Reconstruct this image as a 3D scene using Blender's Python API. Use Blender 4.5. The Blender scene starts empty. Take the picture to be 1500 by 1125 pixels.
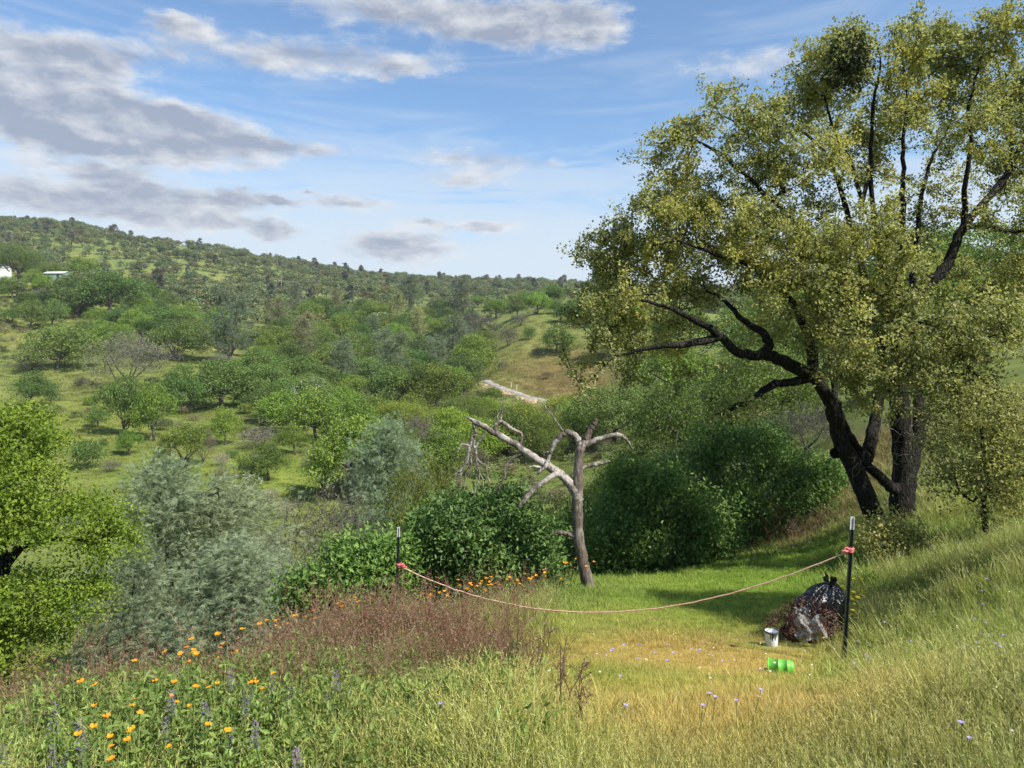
import bpy, math, random
import numpy as np
from mathutils import Vector

# ------------------------------------------------------------------ camera, sky, sun, exposure
scene = bpy.context.scene
COL = scene.collection
EYE = 1.6          # eye height
FPX = 1040.0       # focal length in pixels of the 1500 px wide photograph
HOR = 520.0        # row of the horizon in the photograph
cam_d = bpy.data.cameras.new('camera'); cam = bpy.data.objects.new('camera', cam_d); COL.objects.link(cam)
cam.location = (0, 0, EYE); cam.rotation_euler = (math.radians(90), 0, 0)
cam_d.sensor_width = 36.0; cam_d.lens = 36.0 * FPX / 1500.0
cam_d.shift_y = -(562.5 - HOR) / 1500.0
cam_d.clip_start = 0.05; cam_d.clip_end = 30000
scene.camera = cam

SUN_AZ = math.radians(126)      # clockwise from +Y (the view direction): from the right, a little behind
SUN_EL = math.radians(47)
sun_dir = Vector((math.sin(SUN_AZ)*math.cos(SUN_EL), math.cos(SUN_AZ)*math.cos(SUN_EL), math.sin(SUN_EL)))
sun_l = bpy.data.lights.new('sun', 'SUN'); sun_l.energy = 4.6; sun_l.angle = math.radians(0.5); sun_l.color = (1.0, 0.945, 0.86)
sun = bpy.data.objects.new('sun', sun_l); COL.objects.link(sun)
sun.rotation_euler = sun_dir.to_track_quat('Z', 'Y').to_euler()

vs = scene.view_settings
vs.view_transform = 'Standard'; vs.look = 'None'; vs.exposure = 0.95; vs.gamma = 1.0; vs.use_curve_mapping = False
scene.render.engine = 'CYCLES'
cy = scene.cycles
cy.max_bounces = 6; cy.diffuse_bounces = 3; cy.glossy_bounces = 2; cy.transmission_bounces = 4; cy.transparent_max_bounces = 6; cy.volume_bounces = 0
cy.sample_clamp_indirect = 6.0
cy.use_denoising = True
try: cy.denoiser = 'OPENIMAGEDENOISE'
except Exception: pass
cy.caustics_reflective = False; cy.caustics_refractive = False

# ---- node helper
class NT:
    def __init__(s, tree): s.t = tree; s.n = tree.nodes; s.l = tree.links
    def node(s, typ, **kw):
        n = s.n.new(typ)
        for k, v in kw.items(): setattr(n, k, v)
        return n
    def put(s, sock, v):
        if isinstance(v, bpy.types.NodeSocket): s.l.new(v, sock)
        elif v is not None:
            if isinstance(v, (tuple, list)) and len(v) == 3 and sock.type == 'RGBA': v = (*v, 1)
            sock.default_value = v
    def math(s, op, a, b=None, c=None, clamp=False):
        n = s.node('ShaderNodeMath', operation=op, use_clamp=clamp)
        s.put(n.inputs[0], a); s.put(n.inputs[1], b)
        if c is not None: s.put(n.inputs[2], c)
        return n.outputs[0]
    def vmath(s, op, a, b=None, scale=None):
        n = s.node('ShaderNodeVectorMath', operation=op)
        s.put(n.inputs[0], a)
        if b is not None: s.put(n.inputs[1], b)
        if scale is not None: s.put(n.inputs['Scale'], scale)
        return n.outputs['Value'] if op in ('LENGTH', 'DOT_PRODUCT', 'DISTANCE') else n.outputs[0]
    def mix(s, f, a, b, blend='MIX'):
        n = s.node('ShaderNodeMix', data_type='RGBA', blend_type=blend)
        s.put(n.inputs[0], f); s.put(n.inputs[6], a); s.put(n.inputs[7], b)
        return n.outputs[2]
    def noise(s, vec, scale, detail=4, rough=.55, dist=0.0, out=0):
        n = s.node('ShaderNodeTexNoise')
        if vec is not None: s.put(n.inputs['Vector'], vec)
        n.inputs['Scale'].default_value = scale; n.inputs['Detail'].default_value = detail
        n.inputs['Roughness'].default_value = rough; n.inputs['Distortion'].default_value = dist
        return n.outputs[out]
    def ramp(s, v, a, b, lo=0.0, hi=1.0, smooth=True):
        n = s.node('ShaderNodeMapRange'); n.interpolation_type = 'SMOOTHSTEP' if smooth else 'LINEAR'
        s.put(n.inputs[0], v); s.put(n.inputs[1], a); s.put(n.inputs[2], b); s.put(n.inputs[3], lo); s.put(n.inputs[4], hi)
        return n.outputs[0]
    def comb(s, x, y, z=0.0):
        n = s.node('ShaderNodeCombineXYZ'); s.put(n.inputs[0], x); s.put(n.inputs[1], y); s.put(n.inputs[2], z); return n.outputs[0]

# ---- sky with clouds
world = bpy.data.worlds.new('World'); scene.world = world; world.use_nodes = True
w = NT(world.node_tree); w.n.clear()
sky = w.node('ShaderNodeTexSky', sky_type='NISHITA', sun_disc=False)
sky.sun_elevation = SUN_EL; sky.sun_rotation = SUN_AZ; sky.altitude = 300; sky.air_density = 1.0; sky.dust_density = 0.6; sky.ozone_density = 1.6
SKY_STRENGTH = 0.12
def build_sky():
    tc = w.node('ShaderNodeTexCoord')
    sep = w.node('ShaderNodeSeparateXYZ'); w.l.new(tc.outputs['Generated'], sep.inputs[0])
    x, y, z = sep.outputs
    # direction as azimuth (0 = view axis) and elevation, in degrees
    az = w.math('MULTIPLY', w.math('ARCTAN2', x, y), 57.29578)
    el = w.math('MULTIPLY', w.math('ARCSINE', z), 57.29578)
    zz = w.math('ADD', w.math('MAXIMUM', z, 0.0), 0.10)
    plane = w.comb(w.math('DIVIDE', x, zz), w.math('DIVIDE', y, zz), 0.0)       # a flat cloud deck overhead
    ang = w.comb(w.math('MULTIPLY', az, 0.1), w.math('MULTIPLY', el, 0.22), 0.0)
    warp = w.noise(ang, 1.3, 3, .5, out=1)
    angw = w.vmath('ADD', ang, w.vmath('SCALE', w.vmath('SUBTRACT', warp, (.5, .5, .5)), scale=.35))
    n1 = w.noise(angw, 1.7, 6, .60)
    n1s = w.noise(w.vmath('ADD', angw, (.06, .16, 0)), 1.7, 4, .60)     # the same field a little towards the sun
    fine = w.noise(angw, 6.0, 4, .62)
    # cloud banks: azimuth, elevation, half width, half height (degrees), weight
    def P(px, py): 
        u = (px-750)/FPX; v = (HOR-py)/FPX
        return math.degrees(math.atan(u)), math.degrees(math.atan(v/math.hypot(1, u)))
    banks = [ # px, py, half width px, half height px, weight
        (60,100,165,40,.50),(120,80,70,24,.3),(20,145,110,16,.34),(250,170,150,18,.44),(400,214,110,13,.46),(80,200,190,30,.42),(240,222,150,20,.40),(120,280,170,18,.32),
        (225,312,84,24,.42),(60,300,90,16,.34),(140,252,60,9,.42),(210,277,26,8,.42),
        (600,20,300,24,.42),(780,48,120,36,.46),(885,45,50,30,.34),(420,88,130,30,.45),(610,102,140,22,.45),(1060,95,110,28,.42),
        (268,33,44,13,.46),(670,225,100,18,.47),(765,240,84,13,.45),(690,264,74,15,.50),(585,362,100,24,.50),(345,288,48,15,.48),(515,297,66,12,.48),
        (398,337,34,16,.48),(720,331,46,8,.50),(625,325,34,7,.46),(330,325,30,14,.40),(455,282,16,4,.4),(870,118,50,12,.24),(410,296,22,8,.42)]
    holes = [(280,140,150,20,.16),(330,262,160,16,.12),(560,170,230,70,.22),(900,190,170,90,.30),(330,10,130,26,.2),(720,150,200,60,.2),(1000,30,120,40,.25)]
    tot = None
    wx = w.math('MULTIPLY', w.math('SUBTRACT', w.noise(ang, 4.5, 4, .6), .5), 3.4)
    wy = w.math('MULTIPLY', w.math('SUBTRACT', w.noise(w.vmath('ADD', ang, (7.3, 2.1, 0)), 4.5, 4, .6), .5), 1.5)
    ae = w.comb(w.math('ADD', az, wx), w.math('ADD', el, wy), 0.0)
    tot = 0.0
    for sgn, lst in ((1, banks), (-1, holes)):
        for px, py, hw, hh, wt in lst:
            a, e = P(px, py); sa = .95/(hw/FPX*57.3); sb = .95/(hh/FPX*57.3)
            v = w.node('ShaderNodeVectorMath', operation='MULTIPLY_ADD'); w.put(v.inputs[0], ae)
            v.inputs[1].default_value = (sa, sb, 0); v.inputs[2].default_value = (-a*sa, -e*sb, 0)
            g = w.math('POWER', math.exp(-1), w.vmath('DOT_PRODUCT', v.outputs[0], v.outputs[0]))
            tot = w.math('MULTIPLY_ADD', g, sgn*wt, tot)
    dens = w.math('ADD', w.math('ADD', w.math('MULTIPLY_ADD', n1, .8, .06), w.math('MULTIPLY', w.math('SUBTRACT', fine, .5), .30)), tot)
    cover = w.ramp(dens, .55, .93)
    # lit towards the sun and at the thin tops, grey in the thick bases
    lit = w.math('MULTIPLY', w.math('SUBTRACT', n1, n1s), 3.2)
    thick = w.ramp(dens, .62, 1.04)
    shade = w.math('ADD', w.math('SUBTRACT', .80, w.math('MULTIPLY', thick, .62)), lit, clamp=True)
    k = 1/SKY_STRENGTH
    ccol = w.mix(shade, tuple(c*k for c in (.185, .21, .265)), tuple(c*k for c in (.44, .445, .45)))
    # thin high veil, denser towards the horizon
    veil_n = w.noise(w.comb(w.math('MULTIPLY', az, .035), w.math('MULTIPLY', el, .30), 3.3), 1.6, 6, .6, 1.2)
    low = w.ramp(el, 21.0, 5.0, 0.0, 1.0)
    veil = w.math('MULTIPLY', w.ramp(w.math('ADD', veil_n, w.math('MULTIPLY', low, .40)), .44, .80), w.math('ADD', .30, w.math('MULTIPLY', low, .64)))
    veil = w.math('MINIMUM', veil, .9)
    base = w.mix(1.0, sky.outputs[0], (.66, .78, .84), 'MULTIPLY')
    c = w.mix(veil, base, tuple(v*k for v in (.375, .42, .46)))
    c = w.mix(w.math('MULTIPLY', cover, .93), c, ccol)
    bg = w.node('ShaderNodeBackground'); w.put(bg.inputs[0], c); bg.inputs[1].default_value = SKY_STRENGTH
    out = w.node('ShaderNodeOutputWorld'); w.l.new(bg.outputs[0], out.inputs[0])
build_sky()
world.cycles.sampling_method = 'NONE'

# ------------------------------------------------------------------ helpers
rng = np.random.default_rng(7)
def tag(o, label=None, cat=None, group=None, kind=None):
    if label: o['label'] = label
    if cat: o['category'] = cat
    if group: o['group'] = group
    if kind: o['kind'] = kind
    return o
def link(o, parent=None):
    COL.objects.link(o)
    if parent is not None: o.parent = parent
    return o
def empty(name, loc=(0, 0, 0), rz=0.0, sc=1.0):
    o = bpy.data.objects.new(name, None); COL.objects.link(o)
    o.location = loc; o.rotation_euler = (0, 0, rz); o.scale = (sc,)*3 if not isinstance(sc, tuple) else sc
    o.empty_display_size = .2
    return o
def mesh_np(name, V, faces, mats=(), fattr=None, smooth=False, midx=None, vcol=None):
    """V (n,3); faces: one or several index arrays (m,k)."""
    if not isinstance(faces, (list, tuple)): faces = [faces]
    faces = [np.asarray(f, dtype=np.int32) for f in faces if len(f)]
    me = bpy.data.meshes.new(name)
    V = np.asarray(V, dtype=np.float32)
    me.vertices.add(len(V)); me.vertices.foreach_set('co', V.ravel())
    idx = np.concatenate([f.ravel() for f in faces]) if faces else np.zeros(0, np.int32)
    tot = np.concatenate([np.full(len(f), f.shape[1], np.int32) for f in faces]) if faces else np.zeros(0, np.int32)
    if len(tot):
        start = np.concatenate([[0], np.cumsum(tot)[:-1]]).astype(np.int32)
        me.loops.add(len(idx)); me.loops.foreach_set('vertex_index', idx)
        me.polygons.add(len(tot)); me.polygons.foreach_set('loop_start', start)
        me.polygons.foreach_set('use_smooth', np.full(len(tot), bool(smooth)))
        if midx is not None: me.polygons.foreach_set('material_index', np.asarray(midx, np.int32))
    if fattr:
        for k, a in fattr.items():
            at = me.attributes.new(k, 'FLOAT', 'FACE'); at.data.foreach_set('value', np.asarray(a, np.float32))
    if vcol is not None:
        at = me.attributes.new('zone', 'FLOAT_COLOR', 'POINT')
        c = np.ones((len(V), 4), np.float32); c[:, :vcol.shape[1]] = vcol; at.data.foreach_set('color', c.ravel())
    for m in mats: me.materials.append(m)
    me.update(calc_edges=True)
    return me
def mobj(name, me, parent=None):
    return link(bpy.data.objects.new(name, me), parent)

class Geo:
    """collects polygons of mixed size for one mesh"""
    def __init__(s): s.V = []; s.F = {}; s.n = 0
    def add(s, V, F):
        V = np.asarray(V, float).reshape(-1, 3)
        for f in F: s.F.setdefault(len(f), []).append([i + s.n for i in f])
        s.V.append(V); s.n += len(V)
    def box(s, c, size, R=None):
        h = np.array(size)/2
        v = np.array([[x, y, z] for x in (-1, 1) for y in (-1, 1) for z in (-1, 1)])*h
        if R is not None: v = v @ np.array(R).T
        s.add(v + np.array(c), [(0,1,3,2),(4,6,7,5),(0,4,5,1),(2,3,7,6),(0,2,6,4),(1,5,7,3)])
    def tube(s, pts, rad, k=6, cap=True, squash=None):
        pts = np.asarray(pts, float); n = len(pts)
        rad = np.full(n, rad) if np.isscalar(rad) else np.asarray(rad, float)
        T = np.gradient(pts, axis=0); T /= np.linalg.norm(T, axis=1, keepdims=True) + 1e-9
        up = np.array([0, 0, 1.]) if abs(T[0, 2]) < .9 else np.array([1., 0, 0])
        N = np.cross(T[0], up); N /= np.linalg.norm(N)
        V = []
        a = np.arange(k)*2*math.pi/k
        for i in range(n):
            N = N - T[i]*np.dot(N, T[i]); N /= np.linalg.norm(N) + 1e-9
            B = np.cross(T[i], N)
            V.append(pts[i] + rad[i]*(np.cos(a)[:, None]*N + np.sin(a)[:, None]*B))
        F = [(i*k+j, i*k+(j+1) % k, (i+1)*k+(j+1) % k, (i+1)*k+j) for i in range(n-1) for j in range(k)]
        if cap: F += [tuple(range(k))[::-1], tuple((n-1)*k+j for j in range(k))]
        s.add(np.concatenate(V), F)
    def lathe(s, prof, k=24, M=None, cap0=True, cap1=True):
        a = np.arange(k)*2*math.pi/k
        V = np.concatenate([np.stack([r*np.cos(a), r*np.sin(a), np.full(k, z)], 1) for r, z in prof])
        if M is not None: V = V @ np.array(M)[:3, :3].T + np.array(M)[:3, 3]
        n = len(prof)
        F = [(i*k+j, i*k+(j+1) % k, (i+1)*k+(j+1) % k, (i+1)*k+j) for i in range(n-1) for j in range(k)]
        if cap0: F.append(tuple(range(k))[::-1])
        if cap1: F.append(tuple((n-1)*k+j for j in range(k)))
        s.add(V, F)
    def build(s, name, mat, parent=None, smooth=False):
        me = mesh_np(name, np.concatenate(s.V), [np.array(f) for f in s.F.values()], [mat], smooth=smooth)
        return mobj(name, me, parent)

def fbm(x, y, octs=4, seed=0, gain=.5):
    """cheap value noise in numpy, about -1..1"""
    x = np.asarray(x, float); y = np.asarray(y, float)
    def h(i, j, s):
        n = (i.astype(np.int64)*374761393 + j.astype(np.int64)*668265263 + s*1442695041) & 0xffffffff
        n = ((n ^ (n >> 13))*1274126177) & 0xffffffff
        return ((n ^ (n >> 16)) & 0xffff)/32767.5 - 1
    out = np.zeros(np.broadcast(x, y).shape); amp = 1.0; tot = 0
    for o in range(octs):
        xi = np.floor(x); yi = np.floor(y); fx = x-xi; fy = y-yi
        fx = fx*fx*(3-2*fx); fy = fy*fy*(3-2*fy); s = seed*31+o
        a = h(xi, yi, s); b = h(xi+1, yi, s); c = h(xi, yi+1, s); d = h(xi+1, yi+1, s)
        out += amp*((a*(1-fx)+b*fx)*(1-fy) + (c*(1-fx)+d*fx)*fy)
        tot += amp; amp *= gain; x = x*2.03+17.1; y = y*2.03-9.7
    return out/tot

# ------------------------------------------------------------------ the lie of the land
# surveyed points: (bearing as photo column, distance ahead, height)  height given as ('r', row) = on the sight line of that photo row
R_ = lambda row: ('r', row)
SURVEY = [
 # underfoot and the slope in front
 (750,1.3,.12),(0,1.5,.0),(1500,1.5,.2),(750,2.6,0.0),(0,2.9,-.22),(1500,2.9,.02),(300,3.6,-.38),(1150,3.4,-.22),
 (0,4.3,-.72),(300,4.6,-.75),(500,5.5,-.98),(750,5.6,R_(1003)),(1000,5.4,-.88),(1250,5.0,-.74),(1500,4.9,-.50),
 (0,5.3,-1.15),(300,6.5,-1.52),(600,7.2,-1.45),(450,8.5,-1.98),(750,7.4,-1.5),(950,7.2,-1.46),(1238,7.2,R_(972)),(1400,6.8,-1.0),(1500,6.6,-.62),
 (585,9.4,-2.12),(1180,8.1,R_(942)),(750,9.3,-1.85),(950,8.8,-1.75),(650,10.2,-2.25),(760,10.6,-2.2),(1400,9.0,R_(835)),(1500,9.0,-.75),
 (1030,10.3,-2.02),(1180,10.5,-1.92),(860,12.0,R_(860)),(1050,13.0,R_(832)),(1280,14.0,R_(776)),(1445,11.0,R_(797)),(1500,12,-1.0),
 (1180,16.5,R_(792)),(980,14.5,R_(836)),(1230,21,-2.3),(1350,22,-1.2),(1500,22,-.2),(1300,30,-1.2),(1500,32,1.0),(1150,22,-3.0),
 # the drop to the gully
 (0,7.5,-2.9),(300,9.0,-3.0),(450,11.5,-3.6),(600,13.,-3.6),(720,14.0,-3.4),(850,16.5,-3.6),(950,19,-4.2),(1050,23,-4.2),
 (0,14,-6.4),(300,16,-6.8),(500,18,-7.0),(700,20,-6.3),(850,24,-6.2),(1000,30,-5.8),
 (0,26,-10.8),(300,28,-12.0),(500,30,-12.0),(700,32,-10.5),(850,36,-9.0),(1000,42,-7.5),(1150,40,-4.0),
 (0,42,-13.0),(300,44,-13.8),(500,46,-13.8),(700,50,-12.8),(850,56,-10.8),(1000,62,-8.0),(1200,60,-2.5),(1500,60,2.),
 # the opposite slope
 (0,64,-11.5),(150,74,R_(698)),(300,68,R_(712)),(450,62,R_(752)),(560,68,R_(730)),(650,78,R_(695)),(750,85,-12.2),
 (0,86,R_(640)),(0,112,R_(594)),(150,100,R_(618)),(300,92,R_(648)),(450,90,R_(664)),(600,100,R_(652)),(700,112,R_(628)),
 (0,150,R_(530)),(150,140,R_(556)),(300,128,R_(588)),(450,124,R_(606)),(580,135,R_(600)),(660,140,R_(594)),
 (0,205,R_(482)),(150,200,R_(493)),(230,195,R_(500)),(300,185,R_(520)),(450,180,R_(548)),(580,200,R_(540)),(640,190,R_(556)),
 (0,270,R_(428)),(75,300,R_(412)),(200,260,R_(456)),(300,260,R_(470)),(450,270,R_(486)),(600,290,R_(482)),(690,240,R_(520)),
 (0,360,R_(400)),(200,380,R_(424)),(400,390,R_(442)),(600,420,R_(447)),(700,380,R_(458)),
 (0,520,R_(366)),(200,540,R_(383)),(400,560,R_(407)),(600,620,R_(427)),
 (0,690,R_(325)),(150,715,R_(342)),(300,750,R_(368)),(450,810,R_(394)),(600,880,R_(413)),(700,920,R_(422)),(850,930,R_(428)),(1100,900,R_(436)),(1500,850,R_(436)),
 (0,900,118),(300,960,100),(600,1100,80),(850,1200,62),(1100,1200,58),(1500,1200,60),
 (0,2200,60),(500,2400,50),(1000,2400,40),(1500,2400,40),(0,6000,20),(750,6000,10),(1500,6000,20),
 # the spur with the road
 (725,152,R_(566)),(770,146,R_(580)),(840,132,R_(598)),(900,120,R_(606)),(800,105,-12.0),(900,90,-10.5),
 (740,185,R_(528)),(800,180,R_(525)),(860,170,R_(530)),(750,225,R_(478)),(830,225,R_(470)),(790,265,R_(447)),(900,240,R_(458)),
 (800,420,R_(440)),(1000,130,R_(545)),(1000,200,R_(480)),(1200,120,R_(505)),(1200,220,R_(462)),(1500,120,R_(470)),(1500,250,R_(450)),(1000,420,R_(447)),(1300,450,R_(446)),
]
def _survey():
    A = []
    for px, d, h in SURVEY:
        x = d*(px-750)/FPX
        z = EYE - d*(h[1]-HOR)/FPX if isinstance(h, tuple) else h
        r = math.hypot(x, d); A.append((math.atan2(x, d), math.log(r), (z-EYE)/r))
    for th in (-75, -110, -150, 180, 150, 110, 75):        # beside and behind the camera: the same hillside going on
        t = math.radians(th); up = math.sin(t)
        for r, q in ((2., -.78+.06*up), (5, -.36+.22*up), (12, -.24+.24*up), (40, -.12+.22*up), (150, .02+.08*up), (600, .06), (2500, .01), (6000, .0)):
            A.append((t, math.log(r), q))
    return np.array(A)
_S = _survey(); _TK = 2.4
def _feat(th, s): return np.stack([_TK*np.sin(th/2)*2, _TK*np.cos(th/2)*1.0, s], -1)
_C = _feat(_S[:, 0], _S[:, 1])
def _phi(r): return np.sqrt(r*r+.03)
_D = np.linalg.norm(_C[:, None]-_C[None], axis=2)
_n = len(_C)
_A = np.zeros((_n+4, _n+4)); _A[:_n, :_n] = -_phi(_D) - 0*np.eye(_n); _A[:_n, :_n] += np.eye(_n)*.004
_A[:_n, _n] = 1; _A[:_n, _n+1:] = _C; _A[_n, :_n] = 1; _A[_n+1:, :_n] = _C.T
_W = np.linalg.solve(_A, np.concatenate([_S[:, 2], np.zeros(4)]))
def height(x, y, relief=True):
    x = np.asarray(x, float); y = np.asarray(y, float); sh = x.shape
    x = x.ravel(); y = y.ravel()
    r = np.hypot(x, y); rc = np.maximum(r, 1.5); th = np.arctan2(x, y)
    out = np.empty(len(x))
    for i in range(0, len(x), 40000):
        f = _feat(th[i:i+40000], np.log(rc[i:i+40000]))
        d = np.sqrt(((f[:, None]-_C[None])**2).sum(-1))
        out[i:i+40000] = -_phi(d) @ _W[:_n] + _W[_n] + f @ _W[_n+1:]
    z = EYE + rc*out
    z = np.where(r < 1.5, z*(r/1.5)**2 + .15*(1-(r/1.5)**2), z)
    if relief:
        k = np.clip(r, 0, 900)
        z = z + fbm(x/1.1, y/1.1, 3, 3)*.025*np.clip(r/3, 0, 1) + fbm(x/9, y/9, 3, 5)*np.clip((k-14)*.02, 0, .5) + fbm(x/60, y/60, 4, 9)*np.clip((k-60)*.016, 0, 4.5)
    return z.reshape(sh)
def h1(x, y): return float(height(np.array([x]), np.array([y]))[0])
def pw(px, py, d):            # the point on the sight line of a photo pixel, d metres ahead
    return np.array([d*(px-750)/FPX, d, EYE - d*(py-HOR)/FPX])
def on(px, d):                # on the ground under that bearing
    x = d*(px-750)/FPX; return np.array([x, d, h1(x, d)])
_LD = np.exp(np.linspace(math.log(2.0), math.log(1500), 700))
def hit(px, py, dmin=2.0):    # where that sight line meets the ground
    d = _LD[_LD >= dmin]; x = d*(px-750)/FPX
    below = (EYE - d*(py-HOR)/FPX) <= height(x, d)
    i = np.argmax(below)
    if not below.any(): return None
    return np.array([x[i], d[i], h1(x[i], d[i])])

# ------------------------------------------------------------------ materials
def new_mat(name):
    m = bpy.data.materials.new(name); m.use_nodes = True
    t = NT(m.node_tree); t.n.clear()
    out = t.node('ShaderNodeOutputMaterial')
    return m, t, out
def principled(t, col, rough=.8, spec=.3, normal=None, metal=0.0):
    b = t.node('ShaderNodeBsdfPrincipled'); t.put(b.inputs['Base Color'], col); t.put(b.inputs['Roughness'], rough)
    b.inputs['Specular IOR Level'].default_value = spec; b.inputs['Metallic'].default_value = metal
    if normal is not None: t.l.new(normal, b.inputs['Normal'])
    return b
def bump(t, h, strength=.5, dist=.02):
    b = t.node('ShaderNodeBump'); b.inputs['Strength'].default_value = strength; b.inputs['Distance'].default_value = dist
    t.l.new(h, b.inputs['Height']); return b.outputs[0]
def plain(name, c1, c2, scale=8.0, rough=.7, spec=.3, bmp=.3, bd=.01, stretch=(1, 1, 1), metal=0.0, detail=5):
    m, t, out = new_mat(name)
    tc = t.node('ShaderNodeTexCoord'); v = t.vmath('MULTIPLY', tc.outputs['Object'], stretch)
    n = t.noise(v, scale, detail, .6)
    col = t.mix(t.ramp(n, .3, .7), c1, c2)
    b = principled(t, col, rough, spec, bump(t, t.noise(v, scale*3, detail, .6), bmp, bd) if bmp else None, metal)
    t.l.new(b.outputs[0], out.inputs[0]); return m
def leaf_mat(name, dark, light, trans=.32, rough=.55, tcol=1.25, instancer=False, spec=.25, objcol=True, accent=None):
    """leaves: each leaf its own mix of two colours; each tree its own tint"""
    m, t, out = new_mat(name)
    a = t.node('ShaderNodeAttribute', attribute_type='GEOMETRY', attribute_name='lv')
    col = t.mix(a.outputs['Fac'], dark, light)
    oi = t.node('ShaderNodeObjectInfo')
    if accent is not None:
        g = t.node('ShaderNodeNewGeometry'); n = t.noise(g.outputs['Position'], .55, 3, .6)
        col = t.mix(t.ramp(n, .45, .68, 0, .8), col, accent)
    if instancer:
        ia = t.node('ShaderNodeAttribute', attribute_type='INSTANCER', attribute_name='tint')
        col = t.mix(1.0, col, ia.outputs['Color'], 'MULTIPLY')
    elif objcol:
        col = t.mix(1.0, col, oi.outputs['Color'], 'MULTIPLY')
    b = principled(t, col, rough, spec)
    tr = t.node('ShaderNodeBsdfTranslucent'); t.l.new(t.mix(1.0, col, (tcol*1.05, tcol*1.1, tcol*.7), 'MULTIPLY'), tr.inputs[0])
    mx = t.node('ShaderNodeMixShader'); mx.inputs[0].default_value = trans
    t.l.new(b.outputs[0], mx.inputs[1]); t.l.new(tr.outputs[0], mx.inputs[2]); t.l.new(mx.outputs[0], out.inputs[0])
    return m
def bark_mat(name, c1, c2, scale=6.0, bmp=.9, bd=.03, streak=(1, 1, .22)):
    m, t, out = new_mat(name)
    tc = t.node('ShaderNodeTexCoord'); v = t.vmath('MULTIPLY', tc.outputs['Object'], streak)
    vd = t.vmath('ADD', v, t.vmath('SCALE', t.noise(v, scale, 3, .6, out=1), scale=.12))
    vo = t.node('ShaderNodeTexVoronoi', feature='DISTANCE_TO_EDGE'); t.l.new(vd, vo.inputs['Vector']); vo.inputs['Scale'].default_value = scale*2.2
    crack = t.ramp(vo.outputs[0], 0, .22)
    n = t.noise(v, scale*1.7, 6, .65)
    col = t.mix(t.math('MULTIPLY', crack, t.ramp(n, .25, .75)), c1, c2)
    hgt = t.math('ADD', crack, t.math('MULTIPLY', n, .7))
    b = principled(t, col, .9, .15, bump(t, hgt, bmp, bd))
    t.l.new(b.outputs[0], out.inputs[0]); return m

MAT = {}
MAT['bark_oak'] = bark_mat('oak_bark', (.012, .011, .009), (.060, .054, .045), 11.0)
MAT['bark_grey'] = bark_mat('pale_bark', (.10, .09, .075), (.36, .33, .29), 4.0)
MAT['bark_far'] = plain('far_bark', (.045, .04, .032), (.12, .105, .085), 2.0, .9, .1, 0)
MAT['deadwood'] = None
MAT['leaf_hero'] = leaf_mat('oak_leaf_olive', (.090, .110, .033), (.41, .41, .165), .40, accent=(.44, .405, .11))
MAT['leaf_bright'] = leaf_mat('oak_leaf_bright', (.085, .145, .016), (.25, .325, .04), .40)
MAT['leaf_oak'] = leaf_mat('oak_leaf_green', (.064, .112, .024), (.215, .300, .074), .36)
MAT['leaf_shrub'] = leaf_mat('shrub_leaf_dark', (.050, .098, .026), (.165, .260, .072), .34, .5, spec=.2)
MAT['leaf_grey'] = leaf_mat('grey_twig', (.10, .10, .078), (.21, .205, .17), .1)
MAT['needle'] = leaf_mat('pine_needle', (.130, .155, .092), (.36, .40, .265), .3)
MAT['far_leaf'] = leaf_mat('far_oak_leaf', (.085, .112, .046), (.215, .245, .105), .28, instancer=True)
MAT['far_needle'] = leaf_mat('far_pine_needle', (.085, .095, .07), (.19, .20, .15), .25, instancer=True)
MAT['grass'] = leaf_mat('grass_blade', (.62, .62, .62), (1.2, 1.2, 1.2), .35, .5, instancer=True, tcol=1.1)
MAT['mistletoe'] = leaf_mat('mistletoe_leaf', (.012, .02, .008), (.04, .055, .02), .1)

# ------------------------------------------------------------------ ground: one sheet, fine near the camera and coarse towards the horizon
# bands of ground cover: photo column, distance, half widths (across in columns, along as a factor of distance), colour, weight
C_LAWN = (.150, .235, .026); C_HILL = (.150, .182, .050); C_TAN = (.300, .250, .105); C_STRAW = (.370, .235, .080)
C_YG = (.215, .225, .040); C_BROWN = (.130, .082, .045); C_RUST = (.175, .125, .052); C_DIRT = (.42, .28, .14); C_LEAFMOLD = (.085, .07, .035)
ZONES = [
 (600,4.5,700,.9,C_YG,.9),(250,4.6,380,.35,(.15,.20,.035),1.0),(980,7.3,170,.13,C_STRAW,1.0),(1080,6.3,120,.12,C_STRAW,.7),(1120,3.9,230,.16,C_STRAW,1.0),(950,4.9,200,.14,(.30,.22,.06),.8),(1000,9.2,160,.10,C_YG,.8),
 (1060,13.2,200,.26,C_LAWN,1.3),(1020,10.3,150,.10,C_LAWN,.9),(1400,8.0,180,.6,(.175,.21,.05),.9),(1450,5.0,160,.35,(.17,.22,.045),.8),
 (600,8.5,120,.16,C_BROWN,.9),(150,6.0,300,.25,C_BROWN,.9),(1180,19,80,.2,C_BROWN,1.2),(1290,15,60,.12,C_LEAFMOLD,.9),(1240,24,120,.25,C_BROWN,.9),
 (800,165,75,.13,C_RUST,1.3),(840,150,60,.10,(.165,.115,.048),1.1),(760,205,60,.12,(.185,.185,.055),.9),
 (60,200,130,.08,(.20,.205,.06),.8),(110,105,170,.16,(.20,.225,.045),.7),(350,75,200,.16,(.175,.225,.035),.8),
 (250,200,80,.06,(.30,.285,.12),.9),(70,300,90,.06,(.27,.22,.10),.7)]
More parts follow.
